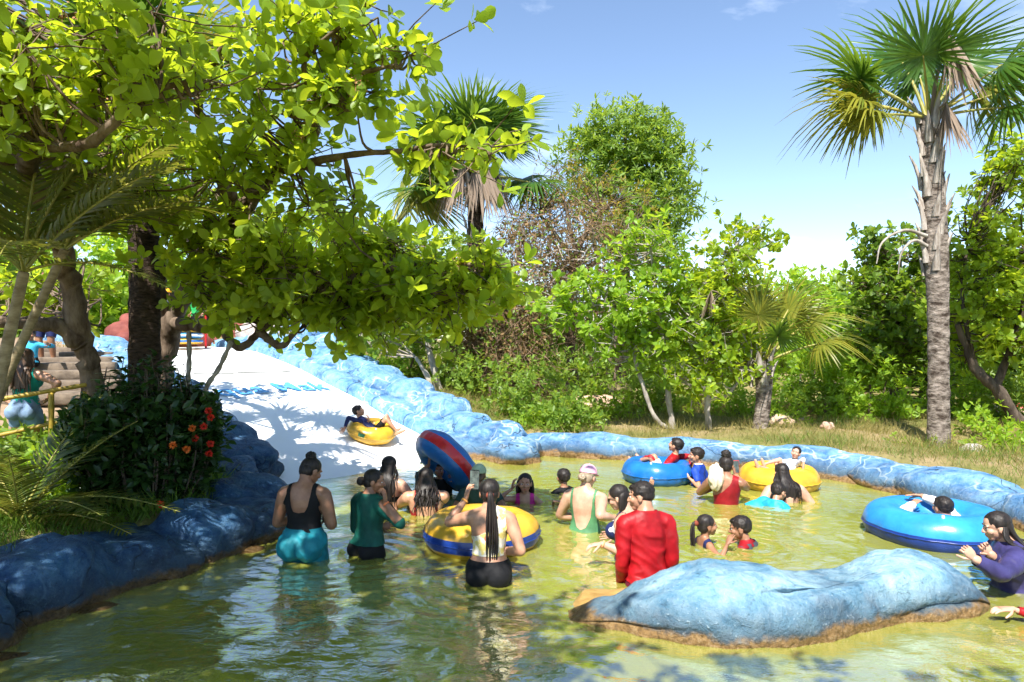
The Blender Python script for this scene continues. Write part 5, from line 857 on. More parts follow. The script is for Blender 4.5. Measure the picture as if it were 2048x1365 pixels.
# ---------------------------------------------------------------- inflatable rings
def vinyl(name, c): return pmat(name, tuple(x * .82 for x in c), tuple(min(1, x * 1.15 + .006) for x in c), 5, .30, .5, .25, 11, None, .012)
MAT['v_yellow'] = vinyl('yellow_vinyl', (.60, .34, .025)); MAT['v_orange'] = vinyl('orange_yellow_vinyl', (.62, .28, .015)); MAT['v_navy'] = vinyl('dark_blue_vinyl', (.006, .035, .22)); MAT['v_blue'] = vinyl('blue_vinyl', (.008, .13, .42)); MAT['v_sky'] = vinyl('light_blue_vinyl', (.02, .22, .55)); MAT['v_red'] = vinyl('red_vinyl', (.50, .015, .02)); MAT['v_white'] = vinyl('white_vinyl', (.75, .75, .72)); MAT['v_green'] = vinyl('green_vinyl', (.02, .13, .06))
def swim_ring(label, c, Ro, r_, mats, Rm=None, bands=(), rz=None, group='inflatable swim rings', patch=None, seam=True, name='swim_ring'):
    """bands: (angle from, angle to, material) round the tube section; 0 = outer rim, 90 = top"""
    rz = rz or r_ * .92; Rj = Ro - r_; nu, nv = 88, 32; Rm = np.eye(3) if Rm is None else Rm; c = A3(c)
    def pt(u, v, g=0.0):
        u = np.asarray(u); v = np.asarray(v); wr = .006 * np.sin(u * 23 + 2 * np.sin(u * 5)) * np.exp(-(np.sin(v) / .35) ** 2) * (np.cos(v) > 0) + .007 * np.sin(u * 3 + 1) + .004 * np.sin(u * 7 + 2 * v); rr = Rj + (r_ + g + wr) * np.cos(v); return np.stack([rr * np.cos(u), rr * np.sin(u), (rz + g + wr) * np.sin(v)], -1)
    def sheet(v0, v1, n, g, mat, nm, par, closed=False):
        U, Vv = np.meshgrid(np.linspace(0, 2 * math.pi, nu + 1), np.linspace(v0, v1, n), indexing='ij'); G = Geo(); G.add(pt(U, Vv, g).reshape(-1, 3) @ Rm.T + c, grid_faces(nu + 1, n)); return G.obj(nm, mat, par)
    root = sheet(0, 2 * math.pi, nv + 1, 0, MAT[mats], name, None); tag(root, label, 'swim ring', group)
    for a, b, m in bands: sheet(R(a), R(b), 10, .0035, MAT[m], 'band', root)
    if seam: G = Geo(); u = np.linspace(0, 2 * math.pi, 97); tube(G, pt(u, np.full(97, -.02), .006) @ Rm.T + c, .006, 6); G.obj('seam', MAT[bands[0][2] if bands else mats], root)
    G = Geo(); p = pt(np.array([-2.0]), np.array([R(70)]))[0]; n = unit(np.array((math.cos(-2.0) * math.cos(R(70)), math.sin(-2.0) * math.cos(R(70)), math.sin(R(70))))); tube(G, [(p - n * .005) @ Rm.T + c, (p + n * .018) @ Rm.T + c], [.016, .013], 8, cap=True); G.obj('valve', MAT['v_white'], root)
    if patch:
        U, Vv = np.meshgrid(np.linspace(patch[0], patch[1], 8), np.linspace(R(patch[2]), R(patch[3]), 6), indexing='ij'); G = Geo(); G.add(pt(U, Vv, .004).reshape(-1, 3) @ Rm.T + c, grid_faces(8, 6)); G.obj('patch', MAT[patch[4]], root)
    return root
swim_ring('big yellow swim ring with a dark blue band, behind the woman with the long ponytail', (-.29, 6.42, .11), .545, .19, 'v_yellow', None, [(-22, 16, 'v_navy')], .17)
swim_ring('large blue swim ring with a darker blue rim at the right edge of the pool', (4.14, 6.68, .10), .63, .205, 'v_sky', None, [(-38, 6, 'v_navy')], .19)
swim_ring('plain blue swim ring carrying the boy in the red long-sleeved shirt', (1.99, 9.35, .11), .475, .165, 'v_blue', None, (), .17)
swim_ring('plain yellow swim ring carrying the little girl by the far wall', (3.50, 8.95, .10), .50, .175, 'v_yellow', None, (), .175)
ax_ = unit(np.array((-.62, -.42, -.66))); xx_ = unit(np.cross(ax_, (0, 1, 0.2))); Rt_ = np.stack([xx_, np.cross(ax_, xx_), ax_], 1)
tilt_c = A3(PX(893, 920, 8.45)); swim_ring('blue swim ring with a red stripe tilted up over the head of a swimmer', tilt_c, .46, .165, 'v_blue', Rt_, [(-20, 20, 'v_red')], .17, seam=False)
sl = math.atan(.27); sc0 = A3(slide_pt(1.08, .95)); up_s = unit(np.array((-SD[0] * math.sin(sl), -SD[1] * math.sin(sl), math.cos(sl)))); xs_ = unit(np.array((SP[0], SP[1], 0))); Rs_ = np.stack([xs_, np.cross(up_s, xs_), up_s], 1)
ring_c = sc0 + up_s * .135; swim_ring('yellow swim ring with a green patch sliding down the white slide', ring_c, .40, .145, 'v_yellow', Rs_, (), .135, patch=(-2.75, -2.45, -5, 25, 'v_green'))
for k, (m, b) in enumerate((('v_yellow', 'v_blue'), ('v_sky', 'v_white'), ('v_yellow', 'v_blue'))):
    p = PX(368, 690, 16.6); swim_ring(('lowest', 'middle', 'topmost')[k] + ' swim ring of the stack at the top of the slide', (p.x, p.y, 1.80 + .1 + k * .14), .42, .13, m, None, [(-20, 20, b)], .075)

# ---------------------------------------------------------------- swimmers
BLK = cloth((.006, .006, .007)); TEAL = cloth((.012, .20, .25), .6); GRN = cloth((.006, .075, .055), .6); RED = cloth((.30, .006, .010), .5); DRED = cloth((.22, .006, .010), .55); NAVY = cloth((.012, .018, .075), .55); PURP = cloth((.040, .035, .115), .42); WHT = cloth((.72, .70, .72)); BLUE = cloth((.012, .05, .36), .6); CYAN = cloth((.02, .32, .48), .5); PINK = cloth((.55, .02, .22), .5); OLIV = cloth((.07, .20, .09), .6); DGRN = cloth((.015, .04, .03), .7); GREY = cloth((.05, .055, .07), .55); DENIM = cloth((.16, .24, .36)); JADE = cloth((.01, .26, .20))
t = NT('floral_fabric'); t.set(.7, .25); vo = t.new('TexVoronoi'); vo.inputs['Scale'].default_value = 16; t.l.new(t.pos(), vo.inputs['Vector']); c_ = t.mix(t.ramp(t.noise(14, 3), [(.45, (0, 0, 0)), (.52, (1, 1, 1))]), (.72, .66, .55), (.62, .50, .16)); sp_c = t.new('SeparateColor'); t.l.new(vo.outputs['Color'], sp_c.inputs[0]); spot = t.math('MULTIPLY', t.ramp(vo.outputs['Distance'], [(.36, (1, 1, 1)), (.44, (0, 0, 0))]), t.ramp(sp_c.outputs[0], [(.45, (0, 0, 0)), (.5, (1, 1, 1))])); c_ = t.mix(spot, c_, t.ramp(sp_c.outputs[1], [(.4, (.5, .03, .03)), (.6, (.12, .16, .05)), (.8, (.62, .2, .1))])); t.base(c_); FLOR = t.m
SHL = [(-.13, .69), (-.06, .70), (-.01, .725), (.03, .79), (.045, .9), (.088, .9), (.10, .78), (.13, .75)]
MAT['phone'] = pmat('black_phone', (.015, .015, .018), rough=.2, spec=.5); MAT['screen'] = pmat('phone_screen', (.03, .045, .05), (.10, .13, .12), 30, .1, .6); MAT['phone_red'] = pmat('red_phone_case', (.45, .03, .03), rough=.4)
def phone(label, c, up, nrm, mat='phone', s=1.0):
    up = unit(A3(up)); nrm = A3(nrm); nrm = unit(nrm - up * (nrm @ up)); x = np.cross(up, nrm); c = A3(c); G = Geo(); pr = []
    for z_, sc_ in ((-.0042, .94), (-.003, 1.0), (.003, 1.0), (.0042, .94)):
        for a, b in ((-1, -.92), (-.86, -1), (.86, -1), (1, -.92), (1, .92), (.86, 1), (-.86, 1), (-1, .92)): pr.append(c + (x * a * .038 * sc_ + up * b * .079 * sc_ + nrm * z_) * s)
    i0 = np.arange(8); G.add(pr, np.concatenate([np.stack([k * 8 + i0, k * 8 + (i0 + 1) % 8, (k + 1) * 8 + (i0 + 1) % 8, (k + 1) * 8 + i0], 1) for k in range(3)])); 
    for k, o_ in ((0, -1), (3, 1)): G.add(pr[k * 8:k * 8 + 8] + [c + nrm * .0043 * o_ * s], [(q, (q + 1) % 8, 8) for q in range(8)])
    root = G.obj('phone', MAT[mat], None, False); tag(root, label, 'phone'); G = Geo(); G.add([c + (x * a * .034 + up * b * .072 + nrm * .0052) * s for a, b in ((-1, -1), (1, -1), (1, 1), (-1, 1))], [(0, 1, 2, 3)]); G.obj('screen', MAT['screen'], root); G = Geo(); ell(G, c + (x * .02 + up * .06 - nrm * .005) * s, (.006 * s,) * 3, None, 2); G.obj('camera_lens', MAT['eyed'], root)
def wz(u, v): p = PW(u, v); return p.x, p.y
def tz(v, d): return CH - (v - 682.5) / FPX * d
x, y = wz(608, 1118); person('woman with a bun in a black low-backed top and teal shorts, back turned', x, y, tz(921, y), 1.63, -8, 'f', 'brown', lean=6, hyaw=-32, hpitch=24, armL=dict(rel=(.07, .20, -.27), pole=(-.75, -.8, -.6)), armR=dict(rel=(-.07, .20, -.27), pole=(.75, -.8, -.6)), hair='bun', bulk=1.08, hips=1.08,
    clothes=[('tank_top', top_(TANK, FRONT, .555, .12), BLK, .006, .002), ('shorts', shorts(.605, .55), TEAL, .013, .010)], vox=.0095)
x, y = wz(738, 1108); person('woman in a dark green rash top with hand at her chin, low bun, looking right', x, y, tz(942, y), 1.50, -38, 'f', 'brown', lean=4, hyaw=-48, hpitch=6, armR=dict(to=PX(771, 1006, 5.95), pole=(1, .2, -.8), hd=(-.1, .1, 1), palm=(-1, .2, 0), curl=1.2), armL=dict(rel=(.14, .18, -.28), pole=(-.6, -.8, -.6)), hair='lowbun', facef=True, bands=[('R', (.7, .2, .08))],
    clothes=[('rash_top', shirt(.545, .835, 1.1), GRN, .012, .005), ('shorts', shorts(.575, .28), BLK, .004, 0)], vox=.0095)
person('woman with long straight dark hair half hidden behind the green-topped woman', -1.42, 7.75, .575, 1.60, -12, 'f', 'light', lean=8, armR=dict(rel=(.0, .22, -.28), pole=(1, -.6, -.2)), armL=dict(rel=(.05, .24, -.22)), hair='long', hair_long=.52, clothes=[('bikini_top', lambda B: mn(.70 - B['t'], B['t'] - .665, (.1 - B['onarm'])), BLK, .005, 0), ('swim_bottom', shorts(.56, .02), BLK, .005, 0)])
x, y = wz(852, 1027); person('curly wet-haired woman in a thin-strapped red swimsuit, low in the water filming', x, y, tz(940, y), 1.62, 6, 'f', 'tan', lean=8, armL=dict(to=PX(835, 985, 7.85), pole=(-1, -.2, -.6), hd=(.3, .2, 1), palm=(.6, .8, 0), curl=.9), armR=dict(to=PX(846, 990, 7.9), pole=(1, -.2, -.4), hd=(-.6, .2, .8), palm=(-.5, .8, 0), curl=.9), hair='curly', hair_long=.42, bulk=1.22,
    clothes=[('swimsuit', top_(STRAP, FRONT, .47), DRED, .005, 0)])
phone('black phone held upright by the curly-haired woman', PX(838, 960, 7.88), (.02, .1, 1), (0, -1, .1), s=1.15)
person('swimmer in a black shirt lifting the tilted blue ring with one raised arm', -.90, 8.62, .37, 1.42, 172, 'm', 'brown', armR=dict(to=PX(858, 930, 8.45), pole=(.8, .2, -.5), hd=(0, .1, 1), palm=(.6, 0, .6), curl=.4), armL=dict(rel=(-.12, .25, .12), pole=(-1, 0, -.4)), hair='short', facef=True, clothes=[('shirt', shirt(.5, .83, .55), BLK, .012, .006), ('shorts', shorts(.55, .7), BLK, .006, .002)])
person('person in a pale green cap and dark top behind the ponytailed woman', -.38, 7.85, .46, 1.55, 5, 'f', 'brown', hair='lowbun', hmat='hair_br', cap=(.36, .46, .30), clothes=[('shirt', shirt(.5, .83, .6), DGRN, .009, .006)])
x, y = wz(978, 1163); person('woman with a very long ponytail and floral crop top, raising a phone', x, y, tz(962, y), 1.56, -4, 'f', 'tan', lean=5, hyaw=8, hpitch=-2, armL=dict(to=PX(931, 1000, 5.70), pole=(-1, -.3, -1), hd=(.25, .15, 1), palm=(.9, .4, 0), curl=.7), armR=dict(rel=(-.08, .06, -.29), pole=(.9, -.8, -.2), palm=(-1, 0, 0), hd=(-.8, .3, -.2)), hair='longpony', hair_long=.66, hips=1.10, bands=[('L', (.75, .35, .08))],
    clothes=[('crop_top', top_(SHL, SHL, .605), FLOR, .006, .003), ('shorts', shorts(.580, .16), BLK, .006, .003)], vox=.0095)
phone('phone with a lit screen raised by the ponytailed woman', PX(949, 960, 5.74), (.03, .1, 1), (0, -1, .12), s=1.05)
x, y = wz(1050, 1004); person('girl in a bright pink swimsuit facing the camera, one hand at her ear', x, y, tz(948, y), 1.36, 178, 'k', 'tan', armR=dict(to=PX(1024, 978, 8.0), pole=(1, .2, -.9), hd=(.2, 0, 1), palm=(1, .3, 0), curl=.8), armL=dict(to=PX(1108, 1003, 7.95), pole=(-.4, -.5, -1), hd=(1, 0, 0), palm=(0, 0, -1), curl=.2), hair='bob', hair_long=.20, facef=True, clothes=[('swimsuit', top_(TANK, [(0, .70), (.04, .71), (.05, .9), (.07, .9), (.08, .74), (.1, .72)], .46), PINK, .005, .001)])
x, y = wz(1128, 982); person('boy in a wet black shirt seen from behind near the far wall', x, y, tz(939, y), 1.35, 20, 'k', 'brown', armL=dict(rel=(-.25, .10, -.22)), armR=dict(rel=(.25, .08, -.22)), hair='short', clothes=[('shirt', shirt(.5, .81, .6), BLK, .012, .012)])
x, y = wz(1170, 1058); person('woman in a pink cap and open-backed green swimsuit, arm stretched right', x, y, tz(936, y), 1.58, -28, 'f', 'light', lean=6, hyaw=-8, hpitch=10, armR=dict(to=PX(1230, 1037, 6.75), pole=(.6, -.6, -.8), hd=(1, .1, .1), palm=(0, .4, 1), curl=1.0), armL=dict(rel=(.08, .16, -.28), pole=(-1, -.4, -.2)), hair='lowbun', hmat='hair_gr', cap=(.66, .34, .45), bulk=1.1, bands=[('R', (.7, .3, .1))],
    clothes=[('swimsuit', top_([(0, .585), (.03, .60), (.055, .66), (.066, .74), (.070, .9), (.082, .9), (.09, .72), (.11, .70)], FRONT, .46), OLIV, .005, .001), ('swim_skirt', shorts(.565, .12), BLK, .009, .005)])
person('woman in sunglasses beside the man in red, one arm reaching left', 1.03, 6.0, tz(974, 6.0), 1.56, 62, 'f', 'light', lean=10, hyaw=8, hpitch=12, armL=dict(to=PX(1203, 1088, 5.75), pole=(-.4, -.5, -1), hd=(-1, -.1, -.1), palm=(0, 0, -1), curl=.9), armR=dict(rel=(.05, .2, -.24)), hair='bob', hair_long=.20, glasses=True, bulk=1.1, bands=[('L', (.7, .32, .15))],
    clothes=[('swimsuit', top_(STRAP, FRONT, .47), NAVY, .005, .001), ('white_piping', lambda B: mn(.012 - np.abs(top_(STRAP, FRONT, .47)(B) - .006), B['t'] - .6), WHT, .0065, 0)])
x, y = wz(1294, 1175); person('man in a red long-sleeved rash shirt, back turned beside the foreground rock', x, y, tz(970, y), 1.62, 6, 'm', 'tan', lean=10, hyaw=62, hpitch=6, armL=dict(rel=(.0, .10, -.49), pole=(-.3, -1, 0)), armR=dict(rel=(.0, .12, -.48), pole=(.3, -1, 0)), hair='short', facef=True, bulk=.92,
    clothes=[('rash_shirt', shirt(.515, .84, 1.98), RED, .012, .008), ('swim_shorts', shorts(.55, .6), cloth((.10, .006, .02)), .004, 0)], vox=.0095)
person('boy in a red long-sleeved shirt and white shorts lounging back on the blue ring', 2.06, 9.32, .47, 1.28, 62, 'k', 'tan', pel=-38, lean=22, hyaw=-10, armL=dict(to=PX(1296, 962, 8.85), pole=(-.5, -.5, .8), hd=(-.3, -.3, -.9), palm=(0, 1, 0)), armR=dict(to=PX(1380, 938, 9.25), pole=(.6, -.5, .6), hd=(.4, 0, -.8), palm=(-1, 0, 0)), legs=dict(L=dict(to=PX(1268, 925, 9.55), pole=(0, .2, 1), toe=(-.5, .2, .8)), R=dict(to=PX(1283, 920, 9.75), pole=(0, .2, 1), toe=(-.5, .3, .8))), hair='short', elev=.06, clothes=[('shirt', shirt(.52, .81, 1.9), RED, .008, .006), ('shorts', shorts(.58, .8), WHT, .010, .005)])
x, y = wz(1396, 968); person('boy in a blue short-sleeved shirt standing at the blue ring, looking left', x, y, tz(896, y), 1.32, 52, 'k', 'tan', hyaw=28, armL=dict(to=PX(1377, 955, 9.0), pole=(-.2, -.6, -.8), curl=.9), armR=dict(rel=(.02, .16, -.22)), hair='short', facef=True, clothes=[('shirt', shirt(.5, .81, .62), BLUE, .010, .008), ('collar', lambda B: mn(.822 - B['t'], B['t'] - .806, .1 - B['onarm']), WHT, .011, 0)])
x, y = wz(1452, 1006); person('woman in a one-shouldered red swimsuit with a high bun, photographing with a red phone', x, y, tz(914, y), 1.58, -22, 'f', 'brown', lean=3, hyaw=-10, armR=dict(to=PX(1470, 950, 8.35), pole=(1, -.1, -1), hd=(-.1, .2, 1), palm=(-1, .5, 0), curl=1.0), armL=dict(rel=(.06, .24, -.10), pole=(-1, 0, -.6)), hair='highbun', bulk=1.06, clothes=[('swimsuit', top_([(-.13, .68), (-.07, .69), (-.02, .72), (.03, .77), (.045, .80), (.055, .9), (.09, .9), (.1, .78), (.13, .74)], SHL, .53), DRED, .006, .003), ('swim_skirt', shorts(.54, .1), BLK, .01, .006)])
phone('red-cased phone in the hand of the woman in the one-shouldered red suit', PX(1472, 934, 8.38), (0, .1, 1), (0, -1, .1), 'phone_red')
G = Geo(); c = A3(PX(1431, 955, 7.95)); V, F = ICO[4]; fold = .10 * np.sin(V[:, 0] * 9 + V[:, 1] * 4); W = V * np.array((.09, .07, .15)) * (1 + fold[:, None] + .15 * pnoise(V, 2.5, 3)[:, None]); G.add(W + c, F); MAT['towel'] = pmat('cream_towel', (.62, .52, .38), (.72, .63, .5), 12, .95, .1, .6, 120); tag(G.obj('towel', MAT['towel']), 'cream towel bundled on the arm of the woman in the one-shouldered red suit', 'towel')
person('little girl lying back in the yellow ring, smiling, bare feet up on the left', 3.58, 8.98, .385, .98, 100, 'k', 'light', pel=-48, lean=30, hyaw=42, hpitch=8, armL=dict(to=PX(1606, 942, 8.75), pole=(-.6, 0, .6), curl=.5), armR=dict(to=PX(1552, 938, 9.05), pole=(.8, 0, .4)), legs=dict(L=dict(to=PX(1512, 930, 8.8), pole=(0, .1, 1), toe=(-.3, 0, 1)), R=dict(to=PX(1528, 929, 9.0), pole=(0, .1, 1), toe=(-.3, 0, 1))), hair='lowbun', facef=True, elev=.12, clothes=[('shirt', shirt(.5, .8, 1.2), cloth((.55, .62, .75)), .007, .005)], vox=.008)
x, y = wz(1572, 1003); person('woman with long wet black hair and a pink bikini tie beside the yellow ring', x, y, tz(932, y), 1.58, 5, 'f', 'light', lean=14, armL=dict(rel=(-.08, .2, -.26)), armR=dict(rel=(.1, .18, -.28)), hair='long', hair_long=.46, bulk=1.15, clothes=[('bikini_top', lambda B: mn(.672 - B['t'], B['t'] - .652, (.1 - B['onarm'])), PINK, .005, 0), ('neck_tie', lambda B: mn(.008 - np.abs(np.abs(B['x']) - .028 - .5 * (.84 - B['t'])), B['t'] - .80, .84 - B['t'], -B['y']), PINK, .006, 0), ('bikini_bottom', shorts(.53, .0), PINK, .005, 0)])
x, y = wz(1547, 1015); person('boy in a bright cyan shirt, only head and shoulders above water', x, y, tz(971, y), 1.28, -42, 'k', 'tan', lean=25, hyaw=-15, armL=dict(rel=(-.2, .15, -.2)), armR=dict(rel=(.18, .2, -.2)), hair='short', clothes=[('shirt', shirt(.5, .81, .7), CYAN, .012, .012)])
q = A3(PW(1525, 1008)); U, Vv = np.meshgrid(np.linspace(-1, 1, 30), np.linspace(-1, 1, 18), indexing='ij'); G = Geo(); rr = U ** 2 + Vv ** 2; G.add(np.stack([q[0] + .20 * U, q[1] + .11 * Vv, .085 * np.exp(-rr * 1.6) + .012 * np.sin(U * 6 + Vv * 3) - .03 * rr], -1).reshape(-1, 3), grid_faces(30, 18)); o = G.obj('shirt_tail', CYAN, bpy.data.objects['person.017'] if 'person.017' in bpy.data.objects else None)
x, y = wz(1410, 1091); person('small girl with a wet black ponytail facing right in the middle of the pool', x, y, tz(1031, y), 1.20, -78, 'k', 'brown', hyaw=-6, armR=dict(to=PX(1455, 1088, 6.15), pole=(.4, -.6, -.6), curl=.4, palm=(0, 0, -1)), armL=dict(rel=(0, .3, -.18)), hair='pony', hair_long=.24, facef=True, clothes=[('swimsuit', top_(TANK, FRONT, .46), NAVY, .005, .001)])
x, y = wz(1498, 1092); person('boy in a dark wet shirt with a red collar facing the small girl', x, y, tz(1037, y), 1.36, 48, 'k', 'brown', lean=12, hyaw=22, armL=dict(rel=(-.02, .34, -.16), palm=(0, 0, -1)), armR=dict(rel=(.22, .05, -.22)), hair='short', facef=True, clothes=[('shirt', shirt(.5, .795, .7), GREY, .014, .014), ('collar', lambda B: mn(.82 - B['t'], B['t'] - .775, .1 - B['onarm']), DRED, .012, .003)])
person('dark-haired person in white sleeves inside the large blue ring', 4.17, 6.62, .39, 1.5, 8, 'm', 'tan', pel=-8, lean=8, armL=dict(to=PX(1826, 1008, 6.80), pole=(-1, .1, .25), curl=.3, palm=(0, 0, -1)), armR=dict(to=PX(1842, 992, 6.95), pole=(1, .1, .5), hd=(-1, .1, .1), palm=(0, -.3, -1), curl=.3), hair='short', legs=dict(L=dict(to=(4.0, 7.2, .12), pole=(0, .2, 1)), R=dict(to=(4.35, 7.2, .12), pole=(0, .2, 1))), clothes=[('shirt', shirt(.5, .83, 1.9), WHT, .009, .008), ('shorts', shorts(.58, .7), NAVY, .01, .004)])
person('woman in a dark purple long-sleeved rash top at the right edge, fists raised in front', 3.87, 5.28, tz(1028, 5.28), 1.60, 72, 'f', 'light', lean=12, hpitch=4, armL=dict(to=PX(1949, 1118, 4.95), pole=(-.3, -.6, -1), hd=(-.5, 0, .6), palm=(-.2, 1, 0), curl=3.0), armR=dict(to=PX(1981, 1108, 5.2), pole=(.4, -.6, -1), hd=(-.5, .1, .6), palm=(-.2, -1, 0), curl=3.0), hair='long', hair_long=.36, facef=True, bulk=1.25, clothes=[('rash_top', shirt(.5, .838, 1.92), PURP, .008, .008), ('leggings', shorts(.56, 1.8), BLK, .006, .003)], vox=.0095)
person('swimmer in red mostly out of frame at the lower right, one hand on the water', 3.86, 4.6, .30, 1.45, 85, 'k', 'light', lean=20, armL=dict(to=PX(2016, 1216, 4.62), pole=(-.3, -.2, -1), hd=(-1, 0, 0), palm=(0, 0, -1), curl=.5), armR=dict(rel=(.1, .3, -.2)), hair='short', clothes=[('shirt', shirt(.5, .81, 1.85), RED, .012, .006)])
# on the slide, the bank and behind
person('boy in a navy long-sleeved shirt riding the yellow ring down the slide', ring_c[0] + .05, ring_c[1], 0, 1.22, -98, 'k', 'tan', pel=-66, lean=34, hyaw=15, hpitch=10, armR=dict(to=PX(690, 856, 11.0), pole=(.3, -.5, .5), hd=(-.6, 0, -.7), palm=(0, 1, 0), curl=.4), armL=dict(to=PX(738, 842, 11.25), pole=(-.4, .2, -1), hd=(-.2, 0, 1), palm=(-1, 0, 0), curl=1.0), legs=dict(L=dict(to=PX(788, 860, 11.5), pole=(0, .1, 1), toe=(.9, 0, .5)), R=dict(to=PX(795, 864, 11.15), pole=(0, .1, 1), toe=(.9, 0, .5))), hair='short', facef=True, elev=ring_c[2] + .0, clothes=[('shirt', shirt(.5, .81, 1.9), NAVY, .009, .006), ('shorts', shorts(.58, .75), BLK, .010, .004)])
person('woman with long brown hair and denim shorts standing behind the bamboo rail', -5.42, 7.6, tz(698, 7.6), tz(698, 7.6) - Hs(-5.42, 7.6), 4, 'f', 'tan', armL=dict(rel=(-.10, -.02, -.26), pole=(-1, -.3, 0)), armR=dict(rel=(.10, .02, -.28), pole=(1, -.3, 0)), hair='long', hmat='hair_br', hair_long=.5, hips=.96, elev=None, clothes=[('top', top_(TANK, FRONT, .56), JADE, .006, .004), ('shorts', shorts(.60, .42), DENIM, .010, .006)])
def land(label, u, d, Hh, face, sex, skin, **kw):
    x = (u - 1024) / FPX * d; s, w = sw_of(x, d); g = max(Hs(x, d), float(zslide(s)) if -.2 < w < 3.3 and s > 0 else -9); return person(label, x, d, g + Hh, Hh, face, sex, skin, vox=.016, **kw)
land('child in a green shirt and black shorts waiting at the top of the slide', 392, 17.2, 1.40, 160, 'k', 'brown', hair='short', elev=None, clothes=[('shirt', shirt(.55, .81, .6), cloth((.02, .30, .08)), .012, .004), ('shorts', shorts(.6, .8), BLK, .014, .004)])
land('child in dark swimwear at the top of the slide beside the red post', 420, 17.6, 1.35, 200, 'k', 'brown', hair='short', clothes=[('shirt', shirt(.5, .81, .6), NAVY, .012, .004), ('shorts', shorts(.58, .7), BLK, .012, .004)])
land('person in a yellow cap behind the cashew trunk near the slide top', 336, 16.9, 1.45, 150, 'k', 'brown', hair='short', cap=(.75, .36, .02), clothes=[('shirt', shirt(.5, .81, .6), GREY, .012, .004)])
land('adult in dark clothes standing on the stone steps at the far left', 97, 11.6, 1.68, 175, 'm', 'brown', hair='short', clothes=[('shirt', shirt(.5, .83, .6), BLK, .012, .004), ('shorts', shorts(.6, .9), NAVY, .014, .004)])
x_ = (62 - 1024) / FPX * 10.9; g_ = Hs(x_, 10.9); person('child in a light blue long-sleeved shirt sitting on the steps at the left edge', x_, 10.9, 0, 1.15, 200, 'k', 'brown', armL=dict(rel=(-.25, .2, .02)), armR=dict(rel=(.0, .2, -.2)), legs=dict(L=dict(to=(x_ - .1, 10.5, g_ + .1), pole=(0, .6, 1)), R=dict(to=(x_ + .1, 10.5, g_ + .1), pole=(0, .6, 1))), hair='short', elev=g_ + .28, clothes=[('shirt', shirt(.5, .81, 1.8), cloth((.05, .38, .62)), .01, .004), ('shorts', shorts(.58, .8), BLK, .012, .004)], vox=.014)

# ---------------------------------------------------------------- left background: rail, steps, red rocks, posts
MAT['bamboo'] = pmat('yellow_painted_bamboo', (.26, .17, .02), (.42, .29, .04), 8, .5, bump=.3, bscale=30); MAT['sand'] = pmat('sandy_path', (.22, .15, .09), (.34, .24, .16), 6, .95, bump=.5, bscale=40); MAT['step'] = pmat('step_stone', (.10, .075, .055), (.22, .17, .125), 6, .9, bump=.6, bscale=20)
rail = empty('bamboo_railing', tuple(PX(103, 900, 7.0)), 'yellow bamboo railing along the path at the left', 'railing')
def bam(nm, a, b, r_):
    G = Geo(); a = A3(a); b = A3(b); n = 19; P = a + (b - a) * np.linspace(0, 1, n)[:, None]; tube(G, P, r_ * (1 + .16 * (np.arange(n) % 4 == 0)), 9, cap=True); G.obj(nm, MAT['bamboo'], rail)
for u, d in ((103, 7.0), (-8, 6.9), (168, 7.25)): x = (u - 1024) / FPX * d; bam('post', (x, d, Hs(x, d) - .1), (x, d, 1.36), .026)
bam('rail', PX(-40, 806, 6.85), PX(172, 770, 7.2), .022); bam('rail', PX(-40, 880, 6.85), PX(172, 832, 7.2), .020)
x0 = -6.9; st = empty('stone_steps', (-7.0, 10.3, 1.0), 'flight of rough stone steps climbing at the far left', 'steps')
for k in range(7):
    d = 10.1 + k * .42; x = (118 - 1024) / FPX * d; V, F = ICO[3]; W = np.sign(V) * np.abs(V) ** .2 * np.array((.85, .26, .09)) * (1 + .04 * pnoise(V, 3, k)[:, None]); a = R(25); W = np.stack([W[:, 0] * math.cos(a) - W[:, 1] * math.sin(a), W[:, 0] * math.sin(a) + W[:, 1] * math.cos(a), W[:, 2]], 1) + np.array((x, d, Hs(x, d) + .10)); G = Geo(); G.add(W, F); G.obj('step', MAT['step'], st)
pw = np.array([(-8.5, 5.8), (-6.6, 7.4), (-6.5, 9.0), (-7.0, 10.4), (-8.2, 12.4), (-10.2, 14.5), (-10.5, 17)]); P = smooth_path([(a, b, 0) for a, b in pw], 8); T = unit(np.gradient(P, axis=0)); V = []
for p, tg in zip(P, T):
    for o_ in np.linspace(-.95, .95, 7): q = p[:2] + np.array((-tg[1], tg[0])) * o_; V.append((q[0], q[1], Hs(q[0], q[1]) + .03))
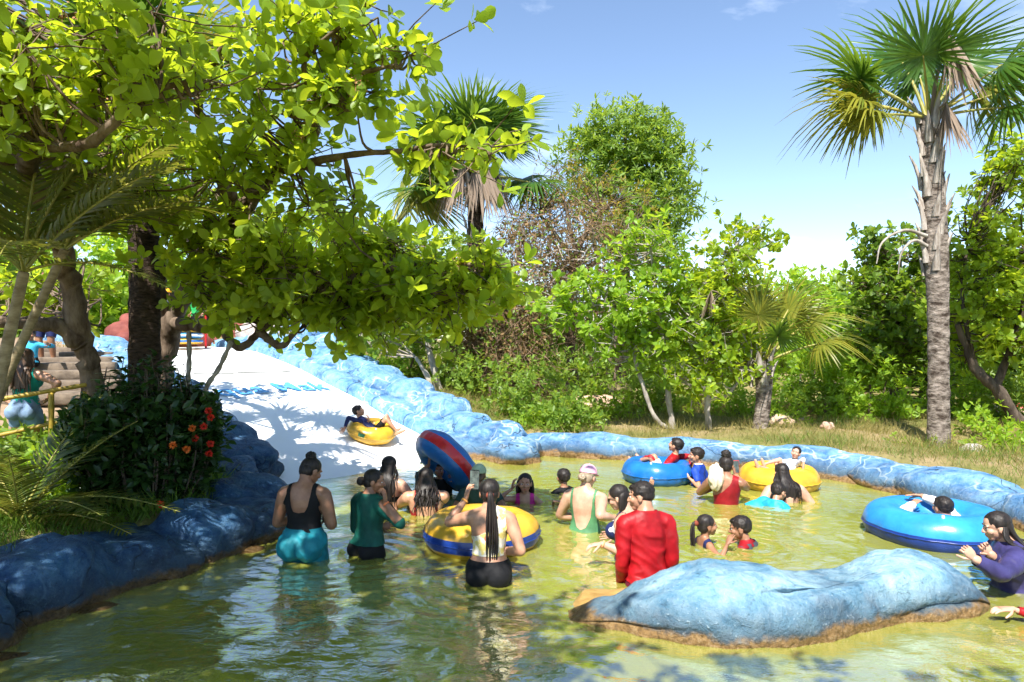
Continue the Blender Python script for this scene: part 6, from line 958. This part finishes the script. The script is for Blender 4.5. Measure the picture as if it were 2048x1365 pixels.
G = Geo(); G.add(V, grid_faces(len(P), 7)); tag(G.obj('path', MAT['sand']), kind='structure')
rr_ = empty('red_rock_wall', onp(235, 15.5), 'red painted rock wall behind the palm trunk left of the slide top', 'rock wall'); rr_['kind'] = 'thing'
for k, (u, v, d, r_) in enumerate(((245, 668, 15.5, .34), (258, 684, 15.3, .30), (264, 650, 15.8, .34))): boulder('boulder', PX(u, v, d), (r_, r_ * .8, r_ * .8), k, MAT['redrock'], rr_, 500 + k, 3)
rr_ = empty('red_rock_wall', onp(470, 19.5), 'low red rock wall closing the head of the slide', 'rock wall'); rr_['kind'] = 'thing'
for k, (u, v, d, r_) in enumerate(((440, 680, 19.5, .5), (475, 678, 19.3, .55), (400, 675, 19.8, .5), (360, 668, 20, .55), (320, 670, 20, .5))): boulder('boulder', PX(u, v, d), (r_ * 1.3, r_ * .8, r_ * .8), k * .1, MAT['redrock'], rr_, 520 + k, 3)
gr = empty('grey_rocks', onp(520, 18.0), 'grey-blue rocks beside the top right of the slide', 'rocks')
for k, (s, w, z, r_) in enumerate(((8.3, -.75, .28, .5), (9.1, -.8, .3, .55), (7.5, -.8, .22, .42))): boulder('rock', slide_pt(s, w, z), (r_, r_ * .8, r_ * .7), k, MAT['stone'], gr, 540 + k, 3)
MAT['red_metal'] = pmat('red_painted_metal', (.45, .02, .02), rough=.4)
for u, d, ds in ((412, 17.3, 'thin red post at the top of the slide beside the children'), (456, 18.2, 'red post right of the children at the slide head')):
    x = (u - 1024) / FPX * d; G = Geo(); z = 1.72; tube(G, [(x, d, z - .1), (x, d, z + 1.0)], .03, 8, cap=True); tube(G, [(x, d, z + 1.0), (x, d, z + 1.03)], [.042, .042], 8, cap=True); tag(G.obj('red_post', MAT['red_metal']), ds, 'post')
G = Geo(); tube(G, smooth_path([PX(2012, 790, 16), PX(2035, 815, 15.8), PX(2080, 850, 15.5)], 8), .16, 12, cap=True); tag(G.obj('red_pipe', MAT['red_metal']), 'red pipe among the trees at the right edge of the picture', 'pipe')
